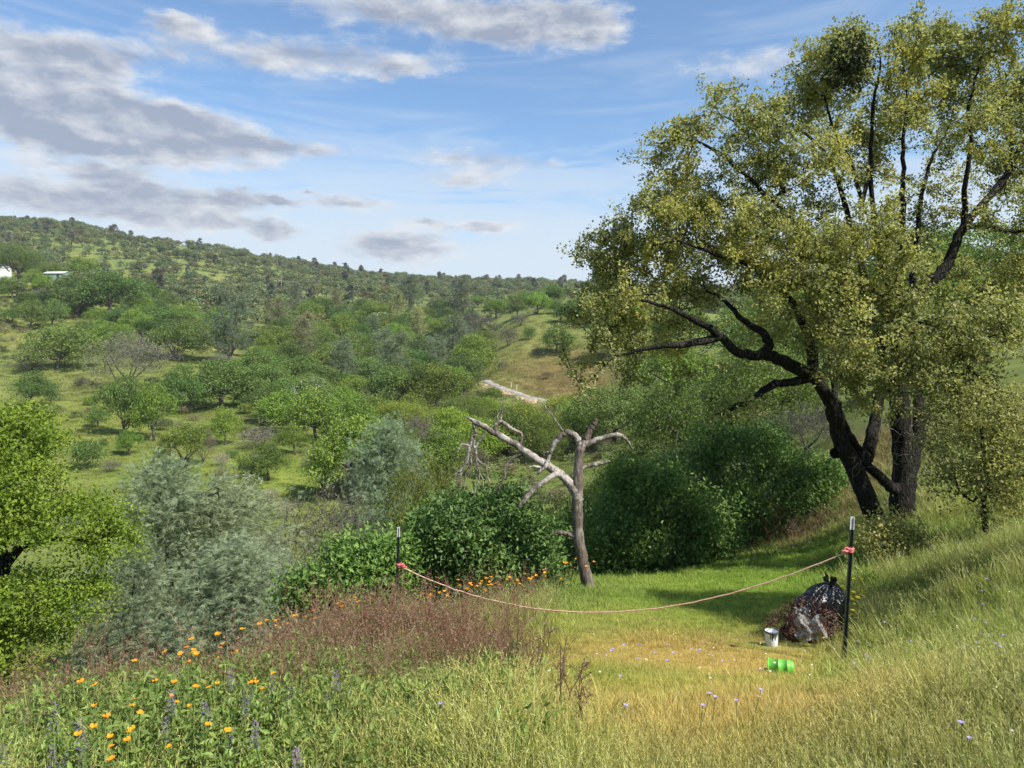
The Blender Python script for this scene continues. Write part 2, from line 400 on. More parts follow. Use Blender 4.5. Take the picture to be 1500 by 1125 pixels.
def zone_colour(x, y):
    x = np.asarray(x, float); y = np.asarray(y, float)
    d = np.maximum(y, .8); px = 750+FPX*x/d; r = np.hypot(x, y)
    base = np.empty(x.shape+(3,)); base[:] = C_HILL
    n = fbm(x/14+5, y/14, 4, 21)[..., None]; n2 = fbm(x/2.2, y/2.2, 4, 22)[..., None]; n3 = fbm(x/55, y/55, 4, 23)[..., None]
    base = base + np.clip(n+.15, 0, 1)*.55*(np.array((.225, .200, .080))-base)
    base = base + np.clip(-n3*1.4, 0, 1)*.65*(np.array((.105, .145, .036))-base)
    wsum = np.full(x.shape, .35); acc = base*.35
    ok = y > .8
    for zx, zd, hw, hd, c, wt in ZONES:
        jx = fbm(x/(zd*.06), y/(zd*.06), 3, 40)*.55; 
        a = (px-zx)/hw + jx; b = np.log(d/zd)/np.log(1+hd) + jx*.8
        g = np.where(ok, wt*np.exp(-1.1*(a*a+b*b)**1.3), 0)
        acc = acc + g[..., None]*np.array(c); wsum = wsum + g
    col = acc/wsum[..., None]
    col = col*(1+.30*n2)
    return np.clip(col, .01, .6)

def build_ground():
    th_f = np.radians(np.arange(-46, 46.01, .22)); th_b = np.radians(np.arange(48, 313, 4.0))
    th = np.concatenate([th_f, th_b]); nt = len(th)
    r = np.concatenate([[.25, .7, 1.2], np.exp(np.linspace(math.log(1.6), math.log(1150), 330)), np.exp(np.linspace(math.log(1300), math.log(3000), 6))]); nr = len(r)
    T, Rr = np.meshgrid(th, r)
    X = Rr*np.sin(T); Y = Rr*np.cos(T); Z = height(X, Y)
    V = np.stack([X, Y, Z], -1).reshape(-1, 3)
    V = np.concatenate([V, [[0, 0, .15]]])
    i, j = np.meshgrid(np.arange(nr-1), np.arange(nt), indexing='ij'); j2 = (j+1) % nt
    Q = np.stack([i*nt+j, i*nt+j2, (i+1)*nt+j2, (i+1)*nt+j], -1).reshape(-1, 4)[:, ::-1]
    tri = np.stack([np.arange(nt), np.full(nt, nr*nt), (np.arange(nt)+1) % nt], -1)[:, ::-1]
    zc = zone_colour(V[:, 0], V[:, 1])
    m, t, out = new_mat('grassy_ground')
    at = t.node('ShaderNodeAttribute', attribute_name='zone'); g = t.node('ShaderNodeNewGeometry')
    pos = g.outputs['Position']
    nA = t.noise(pos, .9, 6, .7); nB = t.noise(pos, 7.0, 3, .7); nC = t.noise(pos, .16, 4, .65)
    c = t.mix(1.0, at.outputs['Color'], t.mix(nA, (.55, .58, .5), (1.42, 1.38, 1.35)), 'MULTIPLY')
    c = t.mix(t.ramp(nC, .5, .68, 0, .5), c, t.mix(1.0, c, (.66, .80, .62), 'MULTIPLY'))
    c = t.mix(t.ramp(nB, .3, .75, 0, .45), c, t.mix(1.0, c, (.55, .55, .5), 'MULTIPLY'))
    hgt = nA
    b = principled(t, c, .95, .1, bump(t, hgt, .8, .12))
    t.l.new(b.outputs[0], out.inputs[0])
    o = mobj('ground', mesh_np('ground', V, [Q, tri], [m], smooth=True, vcol=zc))
    tag(o, 'grassy hillside dropping into a wooded gully and rising to a ridge', 'ground', kind='structure')
    return o
ground = build_ground()

# ------------------------------------------------------------------ growing trees
def grow(limbs, attract, seed=0, step=.35, r_tip=.006, p=2.35, wander=.12, k_big=8, droop=0.0, start_frac=0.0):
    """limbs: list of (points (n,3), r0, r1, parent) polylines; parent = None or (limb index, point index).
    Each attractor is joined to the nearest wood by a wandering twig. Returns V, F of the wood and the twig nodes."""
    rg = np.random.default_rng(seed)
    nmax = sum(len(l[0]) for l in limbs) + len(attract)*14 + 10
    P = np.zeros((nmax, 3)); par = np.full(nmax, -1); fixr = np.zeros(nmax); pen = np.zeros(nmax); n = 0
    ids = []
    for pts, r0, r1, parent in limbs:
        cur = []
        for i, q in enumerate(pts):
            P[n] = q; fixr[n] = r0 + (r1-r0)*i/max(1, len(pts)-1)
            par[n] = (n-1) if i else (ids[parent[0]][parent[1]] if parent is not None else -1)
            pen[n] = 1e9 if i < len(pts)*start_frac else 0
            cur.append(n); n += 1
        ids.append(cur)
    n_fix = n
    A = np.asarray(attract, float)
    # nearest first
    dmin = np.min(np.linalg.norm(A[:, None]-P[None, :n_fix], axis=2), axis=1) if len(A) else np.zeros(0)
    tips = []
    for a in np.argsort(dmin):
        t = A[a]; d = np.linalg.norm(P[:n]-t, axis=1) + pen[:n]
        # favour wood that lies lower and closer to the trunk
        b = int(np.argmin(d + .25*np.maximum(0, P[:n, 2]-t[2])))
        dist = np.linalg.norm(t-P[b])
        m = max(1, min(12, int(dist/step)))
        pdir = P[b]-P[par[b]] if par[b] >= 0 else np.array([0, 0, 1.])
        pdir = pdir/(np.linalg.norm(pdir)+1e-9)
        c = P[b] + pdir*dist*.3 + np.array([0, 0, .12*dist])
        prev = b
        for k in range(1, m+1):
            s = k/m; q = (1-s)**2*P[b] + 2*s*(1-s)*c + s*s*t
            if k < m: q = q + rg.normal(0, wander*step, 3)
            P[n] = q; par[n] = prev; prev = n; n += 1
        tips.append(prev)
    P = P[:n]; par = par[:n]; fixr = fixr[:n]
    kids = [[] for _ in range(n)]
    for i in range(n):
        if par[i] >= 0: kids[par[i]].append(i)
    rp = np.zeros(n)
    order = []                      # children before parents
    st = [i for i in range(n) if par[i] < 0]
    while st:
        i = st.pop(); order.append(i); st.extend(kids[i])
    for i in reversed(order):
        rp[i] = max(r_tip**p, sum(rp[c] for c in kids[i]))
        if fixr[i] > 0: rp[i] = fixr[i]**p
    rad = rp**(1/p)
    # chains of rings
    V = []; F = []; nv = 0
    starts = [(i, None) for i in range(n) if par[i] < 0]
    while starts:
        i, src = starts.pop()
        ch = [i]
        while kids[ch[-1]]:
            ks = sorted(kids[ch[-1]], key=lambda c: -rad[c]); ch.append(ks[0])
            for c in ks[1:]: starts.append((c, ch[-2]))
        pts = P[ch]; rr = rad[ch]
        if src is not None: pts = np.vstack([P[src], pts]); rr = np.concatenate([[min(rad[src], rr[0]*1.15)], rr])
        if len(pts) < 2: continue
        k = k_big if rr.max() > .12 else (6 if rr.max() > .05 else (4 if rr.max() > .018 else 3))
        T = np.gradient(pts, axis=0); T /= np.linalg.norm(T, axis=1, keepdims=True)+1e-9
        up = np.array([0., 0, 1]) if abs(T[0, 2]) < .8 else np.array([1., 0, 0])
        N = np.cross(T[0], up); N /= np.linalg.norm(N)+1e-9
        a = np.arange(k)*2*math.pi/k; ca = np.cos(a)[:, None]; sa = np.sin(a)[:, None]
        m = len(pts)
        for q in range(m):
            N = N-T[q]*np.dot(N, T[q]); N /= np.linalg.norm(N)+1e-9
            B = np.cross(T[q], N); V.append(pts[q]+rr[q]*(ca*N+sa*B))
        ii, jj = np.meshgrid(np.arange(m-1), np.arange(k), indexing='ij'); j2 = (jj+1) % k
        F.append(nv+np.stack([ii*k+jj, ii*k+j2, (ii+1)*k+j2, (ii+1)*k+jj], -1).reshape(-1, 4)); nv += m*k
    tips = np.array(tips, int)
    tdir = P[tips]-P[par[tips]] if len(tips) else np.zeros((0, 3))
    tdir /= np.linalg.norm(tdir, axis=1, keepdims=True)+1e-9
    return np.concatenate(V), np.concatenate(F), P[tips], tdir

def unit(v): return v/(np.linalg.norm(v, axis=-1, keepdims=True)+1e-9)
def leaf_cards(C, length, width, rg, up=.35, out=None, lv_center=None):
    """rhombic leaves, two facets each, at the points C"""
    n = len(C)
    d = unit(rg.normal(0, 1, (n, 3)) + (0 if out is None else out))
    nrm = unit(rg.normal(0, 1, (n, 3)) + np.array([0, 0, up*2]))
    s = unit(np.cross(d, nrm)); nn = np.cross(s, d)
    L = (length*rg.uniform(.7, 1.3, n))[:, None]; W = (width*rg.uniform(.7, 1.3, n))[:, None]
    V = np.stack([C-d*L*.5, C+s*W*.5+nn*W*.18, C+d*L*.5, C-s*W*.5+nn*W*.18], 1).reshape(-1, 3)
    F = np.arange(n*4).reshape(n, 4)
    lv = rg.uniform(0, 1, n) if lv_center is None else np.clip(lv_center+rg.normal(0, .22, n), 0, 1)
    return V, F, lv
def tufts(C, D, rg, n=18, length=.2, width=.01, spread=.7):
    """needle tufts: n thin blades from each point, pointing along D"""
    N = len(C)
    d = unit(D[:, None] + rg.normal(0, spread, (N, n, 3)))
    base = np.repeat(C[:, None], n, 1) + rg.normal(0, .03, (N, n, 3))
    L = length*rg.uniform(.6, 1.2, (N, n, 1))
    s = unit(np.cross(d, rg.normal(0, 1, (N, n, 3))))*width*.5
    tip = base + d*L; tip[..., 2] -= .18*L[..., 0]
    V = np.stack([base-s, base+s, tip], 2).reshape(-1, 3)
    F = np.arange(N*n*3).reshape(-1, 3)
    lv = np.clip(np.repeat(rg.uniform(0, 1, (N, 1)), n, 1)*.6+rg.uniform(0, .4, (N, n)), 0, 1).ravel()
    return V, F, lv
def lobe_points(lobes, total, rg, shell=.55, lower=.35, shoot=.08):
    """points in a set of ellipsoids (centre, radii, weight), thin below"""
    w_ = np.array([l[2]*(l[1][0]*l[1][1]*l[1][2])**(2/3) for l in lobes]); w_ = w_/w_.sum()
    out = []
    for (c, r, _), f in zip(lobes, w_):
        k = max(3, int(total*f*1.5)); d = unit(rg.normal(0, 1, (k, 3)))
        keep = (d[:, 2] > -.15) | (rg.uniform(0, 1, k) < lower); d = d[keep][:max(3, int(total*f))]
        rr = shell + (1-shell)*rg.uniform(0, 1, (len(d), 1))**.7
        rr = np.where(rg.uniform(0, 1, rr.shape) < shoot, rr*rg.uniform(1.0, 1.35, rr.shape), rr)
        out.append(np.array(c)+d*rr*np.array(r))
    return np.concatenate(out)

def make_tree(name, seed, H, W, kind='oak', n_att=260, per=14, leaf=.26, leafw=None, mat='leaf_oak', bark='bark_far', spread=.32, clear=.25, lean=0.0, trunk_r=None, multi=False):
    """one free-standing tree; returns (trunk mesh, crown mesh)"""
    rg = np.random.default_rng(seed)
    tr = trunk_r or H*.032
    limbs = []; lobes = []
    if kind == 'oak':
        fork = H*clear*rg.uniform(.8, 1.2)
        lx, ly = rg.normal(0, .10*H, 2)*(.5+lean)
        trunk = np.array([[0, 0, -.4], [0, 0, 0], [lx*.3, ly*.3, fork*.5], [lx*.6, ly*.6, fork]])
        limbs.append((trunk, tr*1.25, tr*.85, None))
        nl = int(rg.integers(4, 7)); a0 = rg.uniform(0, 6.28)
        for i in range(nl):
            a = a0+i*6.283/nl+rg.normal(0, .3); rad = W*.5*rg.uniform(.42, .74); zz = H*rg.uniform(.48, .84)
            c = np.array([lx+rad*math.cos(a), ly+rad*math.sin(a), zz-.12*rad])
            b = trunk[-1]; mid = b*.45+c*.55+np.array([0, 0, -.06*H])+rg.normal(0, .05*H, 3)
            limbs.append((np.array([b*.75+mid*.25+rg.normal(0,.02*H,3), mid, c]), tr*.55, tr*.16, (0, 3)))
            lobes.append((c, np.array([W*.27, W*.27, H*.18])*rg.uniform(.75, 1.2), 1))
            if rg.uniform() < .85:
                lobes.append((c+np.array([math.cos(a)*W*.10, math.sin(a)*W*.10, -H*.2]), np.array([W*.22, W*.22, H*.15])*rg.uniform(.7, 1.15), .8))
        lobes.append((np.array([lx, ly, H*.86]), np.array([W*.27, W*.27, H*.15]), 1))
        lobes.append((np.array([lx*1.2, ly*1.2, H*.66]), np.array([W*.33, W*.33, H*.18]), .8))
        att = lobe_points(lobes, n_att, rg)
    elif kind == 'bush':
        nst = 5
        for i in range(nst):
            a = rg.uniform(0, 6.28); e = np.array([math.cos(a)*W*.28, math.sin(a)*W*.28, H*.5])
            limbs.append((np.array([[0, 0, -.2], e*.4+rg.normal(0, .04*H, 3), e]), tr*.5, tr*.2, None))
        for i in range(9):
            a = rg.uniform(0, 6.28); q = W*.5*rg.uniform(.15, .68); s = rg.uniform(.20, .34)
            lobes.append((np.array([q*math.cos(a), q*math.sin(a), H*(.72-.5*(q/(W*.5))**2)*rg.uniform(.6, 1.12)]), np.array([W*s, W*s, H*.27]), 1))
        att = lobe_points(lobes, n_att, rg, lower=.5)
        att[:, 2] = np.maximum(att[:, 2], .06*H)
    elif kind == 'pine':
        nt = 2 if multi else 1; pts = []
        for q in range(nt):
            off = rg.normal(0, .07*W, 2) if nt == 1 else np.array([(q-.5)*W*.35, rg.normal(0, .1*W)])
            zs = np.linspace(0, 1, 9); hh = H*(1-.12*q)
            tk = np.stack([off[0]*zs+rg.normal(0, .012*H, 9), off[1]*zs+rg.normal(0, .012*H, 9), zs*hh], 1); tk[0] = (0, 0, -.5)
            limbs.append((tk, tr, tr*.12, None))
            nb = int(n_att/nt/5)
            for i in range(nb):
                z = rg.uniform(.12, 1.0)**.9; a = rg.uniform(0, 6.28)
                env = (min(1, (z)/.28)**.6)*(1-z)**.55*1.15+.06
                rad = W*.5*env*rg.uniform(.55, 1.1)
                for s in np.linspace(.35, 1, 5):
                    bx = np.array([np.interp(z, zs, tk[:, 0]), np.interp(z, zs, tk[:, 1]), z*hh])
                    pts.append(bx+np.array([math.cos(a)*rad*s, math.sin(a)*rad*s, rad*(.42*s*s+.12*s)])+rg.normal(0, .035*W, 3))
        att = np.array(pts)
    V, F, tp, td = grow(limbs, att, seed, step=max(.25, W*.05), r_tip=(H*.0005+.002 if kind == 'pine' else H*.0012+.004))
    me_t = mesh_np(name+'_wood', V, F, [MAT[bark]], smooth=True)
    if kind == 'pine':
        lean_up = unit(td*np.array([1, 1, .6])+np.array([0, 0, .35]))
        C = np.concatenate([tp]+[tp+rg.normal(0, .045*W, tp.shape) for _ in range(2)]); D = np.concatenate([lean_up]*3)
        cv, cf, lv = tufts(C, D, rg, per, leaf, leafw or leaf*.07, .44)
    else:
        C = np.repeat(tp, per, 0) + rg.normal(0, 1, (len(tp)*per, 3))*np.array([spread, spread, spread*.7])*W/7.0
        lc = np.repeat(rg.uniform(.15, .85, len(tp)), per)
        cv, cf, lv = leaf_cards(C, leaf, leafw or leaf*.62, rg, lv_center=lc)
    me_c = mesh_np(name+'_leaves', cv, cf, [MAT[mat]], fattr={'lv': lv})
    return me_t, me_c

def tree_at(name, meshes, loc, sc, rz, label, cat, group=None, col=(1, 1, 1), crown='crown', trunk='trunk'):
    e = empty(name, tuple(loc), rz, sc if isinstance(sc, tuple) else float(sc))
    mobj(trunk, meshes[0], e); c = mobj(crown, meshes[1], e); c.color = (*col, 1)
    return tag(e, label, cat, group)

def gn_scatter(name, pos, yaw, scl, tint, idx, protos, tilt=None, xy=None):
    """uncountable cover: points that carry instances of the prototypes (kind stuff)"""
    n = len(pos)
    me = bpy.data.meshes.new(name); me.vertices.add(n); me.vertices.foreach_set('co', np.asarray(pos, np.float32).ravel())
    def att(k, ty, key, a):
        at = me.attributes.new(k, ty, 'POINT'); at.data.foreach_set(key, np.asarray(a).ravel())
    rot = np.zeros((n, 3), np.float32); rot[:, 2] = yaw
    if tilt is not None: rot[:, :2] = tilt
    att('rot', 'FLOAT_VECTOR', 'vector', rot)
    s3 = np.repeat(np.asarray(scl, np.float32)[:, None], 3, 1)
    if xy is not None: s3[:, :2] *= np.asarray(xy, np.float32)[:, None]
    att('scl', 'FLOAT_VECTOR', 'vector', s3)
    c4 = np.ones((n, 4), np.float32); c4[:, :3] = tint; att('tint', 'FLOAT_COLOR', 'color', c4)
    att('idx', 'INT', 'value', np.asarray(idx, np.int32))
    pc = bpy.data.collections.new(name+'_kinds')
    for i, p_ in enumerate(protos):
        o = bpy.data.objects.new('%s_kind_%02d' % (name, i), p_); pc.objects.link(o)
    g = bpy.data.node_groups.new(name+'_nodes', 'GeometryNodeTree')
    g.interface.new_socket('Geometry', in_out='INPUT', socket_type='NodeSocketGeometry')
    g.interface.new_socket('Geometry', in_out='OUTPUT', socket_type='NodeSocketGeometry')
    t = NT(g); gi = t.node('NodeGroupInput'); go = t.node('NodeGroupOutput')
    ci = t.node('GeometryNodeCollectionInfo'); ci.inputs['Collection'].default_value = pc
    ci.inputs['Separate Children'].default_value = True; ci.inputs['Reset Children'].default_value = True
    ip = t.node('GeometryNodeInstanceOnPoints'); ip.inputs['Pick Instance'].default_value = True
    def named(k, ty):
        a = t.node('GeometryNodeInputNamedAttribute', data_type=ty); a.inputs['Name'].default_value = k; return a.outputs['Attribute']
    t.l.new(gi.outputs[0], ip.inputs['Points']); t.l.new(ci.outputs[0], ip.inputs['Instance'])
    t.l.new(named('idx', 'INT'), ip.inputs['Instance Index'])
    e2r = t.node('FunctionNodeEulerToRotation'); t.l.new(named('rot', 'FLOAT_VECTOR'), e2r.inputs[0])
    t.l.new(e2r.outputs[0], ip.inputs['Rotation'])
    t.l.new(named('scl', 'FLOAT_VECTOR'), ip.inputs['Scale'])
    t.l.new(ip.outputs[0], go.inputs[0])
    o = mobj(name, me); md = o.modifiers.new('cover', 'NODES'); md.node_group = g
    return o

# ------------------------------------------------------------------ road on the spur, with its cut bank
def build_road():
    line = [(712,560),(722,565),(735,570),(755,577),(780,585),(810,591),(845,598),(880,604),(915,607)]
    P = np.array([hit(px, py, 95) for px, py in line])
    ds = np.linspace(0, len(P)-1, 90); C = np.stack([np.interp(ds, np.arange(len(P)), P[:, k]) for k in range(3)], 1)
    for _ in range(10): C[1:-1, :2] = (C[:-2, :2]+2*C[1:-1, :2]+C[2:, :2])/4
    T = unit(np.gradient(C[:, :2], axis=0)); Nn = np.stack([-T[:, 1], T[:, 0]], 1)
    # level bench: the road surface meets the hill on its upper side, loose fill falls away on the lower
    hw = 1.15; zi = height(C[:, 0]+Nn[:, 0]*hw, C[:, 1]+Nn[:, 1]*hw)+.06
    for _ in range(10): zi[1:-1] = (zi[:-2]+2*zi[1:-1]+zi[2:])/4
    row = lambda o, z: np.stack([C[:, 0]+Nn[:, 0]*o, C[:, 1]+Nn[:, 1]*o, z], 1)
    n = len(C); V = np.concatenate([row(hw+.3, zi-.15), row(hw, zi), row(0, zi+.03), row(-hw, zi-.02), row(-hw-.05, zi-.3)])
    F = [(k*n+i, (k+1)*n+i, (k+1)*n+i+1, k*n+i+1) for k in range(4) for i in range(n-1)]
    o = mobj('road', mesh_np('road', V, np.array(F), [plain('grey_asphalt', (.24, .225, .20), (.34, .315, .28), .6, .9, .2, .2)], smooth=True))
    tag(o, 'narrow grey road crossing the foot of the brown spur', 'road', kind='structure')
    rg = np.random.default_rng(4); rows = []
    for k in range(7):
        t_ = k/6; oo = -hw-.02-2.2*t_; zt = height(C[:, 0]+Nn[:, 0]*oo, C[:, 1]+Nn[:, 1]*oo)
        z = (zi-.06)*(1-t_)+(zt-.1)*t_ + (rg.normal(0, .10, n) if 0 < k < 6 else 0); r_ = row(oo, np.maximum(z, zt-.1)); 
        if 0 < k: r_[:, :2] += rg.normal(0, .10, (n, 2))
        rows.append(r_)
    V = np.concatenate(rows); F = np.array([(k*n+i, (k+1)*n+i, (k+1)*n+i+1, k*n+i+1) for k in range(6) for i in range(n-1)])
    pxm = 750+FPX*C[:, 0]/C[:, 1]; mi = [0 if 724+6*math.sin(i) < pxm[i] < 792+5*math.sin(2.1*i) else 1 for k in range(6) for i in range(n-1)]
    o = mobj('cut_bank', mesh_np('cut_bank', V, F, [plain('orange_earth', (.27, .20, .115), (.46, .36, .24), .5, .95, .1, .8, .3), plain('grassy_fill', (.13, .15, .05), (.22, .21, .08), .8, .95, .1, .5, .2)], midx=mi))
    tag(o, 'bare orange earth bank cut below the road', 'earth bank', kind='structure')
    for px, py in ((749, 566), (757, 569)):
        p_ = hit(px, py+4, 95); g = Geo(); g.box((0, 0, .35), (.10, .10, 1.3)); g.box((0, 0, .92), (.13, .13, .12))
        m = g.build('marker_post', plain('white_post', (.6, .6, .58), (.75, .75, .72), 3, .7, .3, 0)); m.location = p_
        tag(m, '%s of two small pale marker posts at the road edge' % ('left one' if px < 753 else 'right one'), 'post', 'marker posts by the road')
build_road()

# ------------------------------------------------------------------ hillside trees, one object each
PROTO = {}
for i in range(7):
    PROTO['oak%d' % i] = make_tree('hill_oak_%d' % i, 100+i, 7.0, 7.4, n_att=430, per=18, leaf=.25, clear=[.22,.3,.18,.26,.34,.2,.28][i])
for i in range(3):
    PROTO['big%d' % i] = make_tree('gully_oak_%d' % i, 130+i, 8.5, 9.5, n_att=900, per=24, leaf=.17, spread=.30, clear=.22)
for i in range(3):
    PROTO['pine%d' % i] = make_tree('grey_pine_%d' % i, 150+i, 13.0, 6.6, 'pine', n_att=520, per=14, leaf=.46, leafw=.032, mat='needle', multi=(i == 1), trunk_r=.20)
for i in range(2):
    PROTO['npine%d' % i] = make_tree('near_grey_pine_%d' % i, 160+i, 11.0, 7.2, 'pine', n_att=[1500,1300][i], per=16, leaf=.30, leafw=.021, mat='needle', bark='bark_oak', multi=(i == 1), trunk_r=.19)
for i in range(3):
    PROTO['bush%d' % i] = make_tree('hill_bush_%d' % i, 170+i, 2.2, 3.2, 'bush', n_att=150, per=18, leaf=.14, spread=.45)
for i in range(2):
    PROTO['grey%d' % i] = make_tree('grey_shrub_%d' % i, 180+i, 5.0, 7.0, 'oak', n_att=420, per=16, leaf=.22, leafw=.035, mat='leaf_grey', clear=.12, spread=.3)
for i in range(2):
    PROTO['gbush%d' % i] = make_tree('bare_shrub_%d' % i, 190+i, 2.0, 3.0, 'bush', n_att=150, per=16, leaf=.16, leafw=.03, mat='leaf_grey', spread=.4)
PSIZE = {'oak': (7.0, 7.4), 'big': (8.5, 9.5), 'pine': (13.0, 6.6), 'npine': (11., 7.2), 'bush': (2.2, 3.2), 'grey': (5.0, 7.0), 'gbush': (2.0, 3.0)}
PN = {'oak': 7, 'big': 3, 'pine': 3, 'npine': 2, 'bush': 3, 'grey': 2, 'gbush': 2}
NAME = {'oak': ('oak_tree', 'tree'), 'big': ('oak_tree', 'tree'), 'pine': ('grey_pine', 'tree'), 'npine': ('grey_pine', 'tree'), 'bush': ('round_bush', 'bush'), 'grey': ('bare_grey_tree', 'tree'), 'gbush': ('bare_shrub', 'bush')}
G_ = (1, 1, 1); GB = (1.25, 1.28, .85); GD = (.72, .8, .8); GO = (1.18, 1.08, .8); GBR = (1.08, .95, .78); GY = (1.5, 1.35, .75)
TREES = []      # (px, radius px, py) already taken
tr_rg = np.random.default_rng(11)
def put_tree(kind, px, py, wpx, hpx, col, label, group=None, dmin=40.0, pt=None, var=None):
    """a tree whose foot stands where that sight line meets the ground"""
    p_ = hit(px, py, dmin) if pt is None else pt
    if p_ is None: return None
    d = p_[1]; H0, W0 = PSIZE[kind]
    sw = wpx*d/FPX/W0; sh = hpx*d/FPX/H0
    k = kind+str(int(tr_rg.integers(PN[kind])) if var is None else var)
    nm, cat = NAME[kind]
    j = 1+tr_rg.normal(0, .10); c = tuple(v*j*(1+tr_rg.normal(0, .04)) for v in col)
    e = tree_at(nm, PROTO[k], p_-np.array([0, 0, .1]), (sw*1.15, sw*1.15, sh*(1.0 if 'pine' in kind else 1.1)), tr_rg.uniform(0, 6.28), label, cat, group, c, 'crown', 'trunk' if kind in ('oak', 'big', 'pine', 'npine', 'grey') else 'stems')
    TREES.append((px, py, wpx)); return e
HAND = [
 ('oak',83,545,82,60,G_,'rounded green oak alone on the open slope near the left edge'),
 ('gbush',43,546,50,26,(.6,.6,.62),'dark twiggy shrub touching the lone oak on the open slope'),
 ('oak',42,600,50,52,GD,'small dark oak below the lone oak on the open left slope'),
 ('grey',190,572,104,80,(.95,.95,.9),'broad leafless grey tree on the left slope casting a long shadow'),
 ('oak',180,642,56,82,G_,'slender oak downhill of the broad leafless grey tree'),
 ('oak',226,648,54,78,GB,'fresh green oak right of the slender oak on the left slope'),
 ('oak',262,606,56,66,GD,'dark oak uphill of the fresh green oak'),
 ('oak',325,600,92,66,G_,'wide green oak below the tall grey pine on the slope'),
 ('pine',338,537,66,116,(.82,.84,.84),'tall grey pine with dark trunk above the wide green oak'),
 ('pine',434,474,36,60,(.72,.72,.76),'dim grey pine among oaks halfway up the far slope'),
 ('oak',112,466,62,56,GD,'dark dense oak below the green roofed shed'),
 ('oak',160,468,70,60,GD,'second dark dense oak downhill of the shed'),
 ('oak',120,414,32,34,GB,'bright green oak just right of the green roofed shed'),
 ('big',28,412,54,48,(.9,.85,.8),'large olive tree standing beside the white house'),
 ('oak',78,408,34,22,(1.1,1.0,.8),'low olive tree behind the green roofed shed'),
 ('oak',285,470,28,24,GB,'small round oak on the pale grassy shelf'),
 ('oak',250,528,76,50,GD,'spreading dark oak under the pale grassy shelf'),
 ('oak',215,448,60,34,GD,'dark oak at the top of the pale grassy shelf'),
 ('oak',433,668,42,42,(1.2,1.1,.8),'small open oak below the white trunked tree'),
 ('oak',394,704,54,52,(.9,.85,.75),'dull olive oak low on the opposite slope'),
 ('oak',330,652,42,52,GB,'small bright oak in the middle of the green slope'),
 ('grey',298,682,32,52,(.75,.72,.65),'thin leafless tree on the green slope above the near grey pines'),
 ('oak',270,690,56,62,(1.2,1.05,.8),'olive oak just above the crown of the near grey pines'),
 ('gbush',160,694,28,18,(.8,.78,.75),'small grey shrub on the open grass above the near pines'),
 ('bush',125,690,50,42,(.85,.9,.9),'dull green bush behind the bright foreground oak'),
 ('gbush',325,684,26,20,(1.7,1.6,1.45),'whitish flowering shrub on the green slope'),
 ('gbush',395,742,30,26,(1.6,1.35,1.25),'pinkish pale shrub low on the green slope'),
 ('gbush',418,762,34,28,(1.8,1.7,1.4),'cream coloured shrub below the pinkish pale shrub'),
 ('gbush',378,660,70,32,(.9,.82,.7),'wide brownish shrub among the slope oaks'),
 ('grey',472,728,56,78,(.72,.68,.6),'brown grey tree left of the lone blue grey pine'),
 ('pine',662,549,70,84,(.9,.92,.92),'massive rounded grey pine left of the road spur'),
 ('pine',598,470,48,66,(.62,.66,.68),'dark blue grey pine on the wooded skyline shoulder'),
 ('pine',502,582,54,84,(.85,.88,.9),'grey pine in the middle of the gully wood'),
 ('pine',676,478,40,66,(.6,.66,.64),'dark pine above the massive rounded grey pine'),
 ('oak',600,592,56,62,GD,'dark oak below the massive rounded grey pine'),
 ('oak',653,596,56,54,GB,'bright green oak at the foot of the massive grey pine'),
 ('big',594,650,84,56,GY,'yellow olive oak in the gully behind the lone pine'),
 ('oak',545,640,60,54,(1.1,.95,.75),'brownish olive oak above the lone blue grey pine'),
 ('grey',610,690,70,74,(.8,.76,.7),'leafless grey tree right of the lone blue grey pine'),
 ('bush',776,498,18,20,G_,'small round bush alone on the brown spur'),
 ('oak',815,518,46,40,G_,'oak casting a long shadow down the brown spur'),
 ('gbush',745,508,26,26,(.8,.78,.75),'grey shrub high on the brown spur'),
 ('gbush',762,478,26,18,(.75,.74,.72),'grey shrub above the small round bush on the spur'),
 ('gbush',700,492,54,34,(.6,.6,.6),'dark grey thicket at the edge of the spur beside the pines'),
 ('oak',727,468,34,26,GB,'oak with long level shadow near the top of the spur'),
 ('oak',787,462,36,32,GB,'bright oak on the top edge of the spur'),
 ('oak',845,478,44,36,G_,'oak on the spur half hidden by the big oak foliage'),
 ('oak',722,596,34,26,GO,'small brownish oak standing in front of the orange bank'),
 ('oak',766,452,30,24,G_,'small oak on the crest of the spur'),
 ('oak',806,448,36,28,GD,'dark oak on the crest of the spur'),
 ('gbush',800,556,20,12,(.9,.7,.5),'low russet scrub on the brown face of the spur'),
 ('gbush',735,545,22,16,(.85,.8,.7),'low grey green scrub above the road bend'),
]
for k, px, py, wp, hp, c, lab in HAND: put_tree(k, px, py, wp, hp, c, lab)

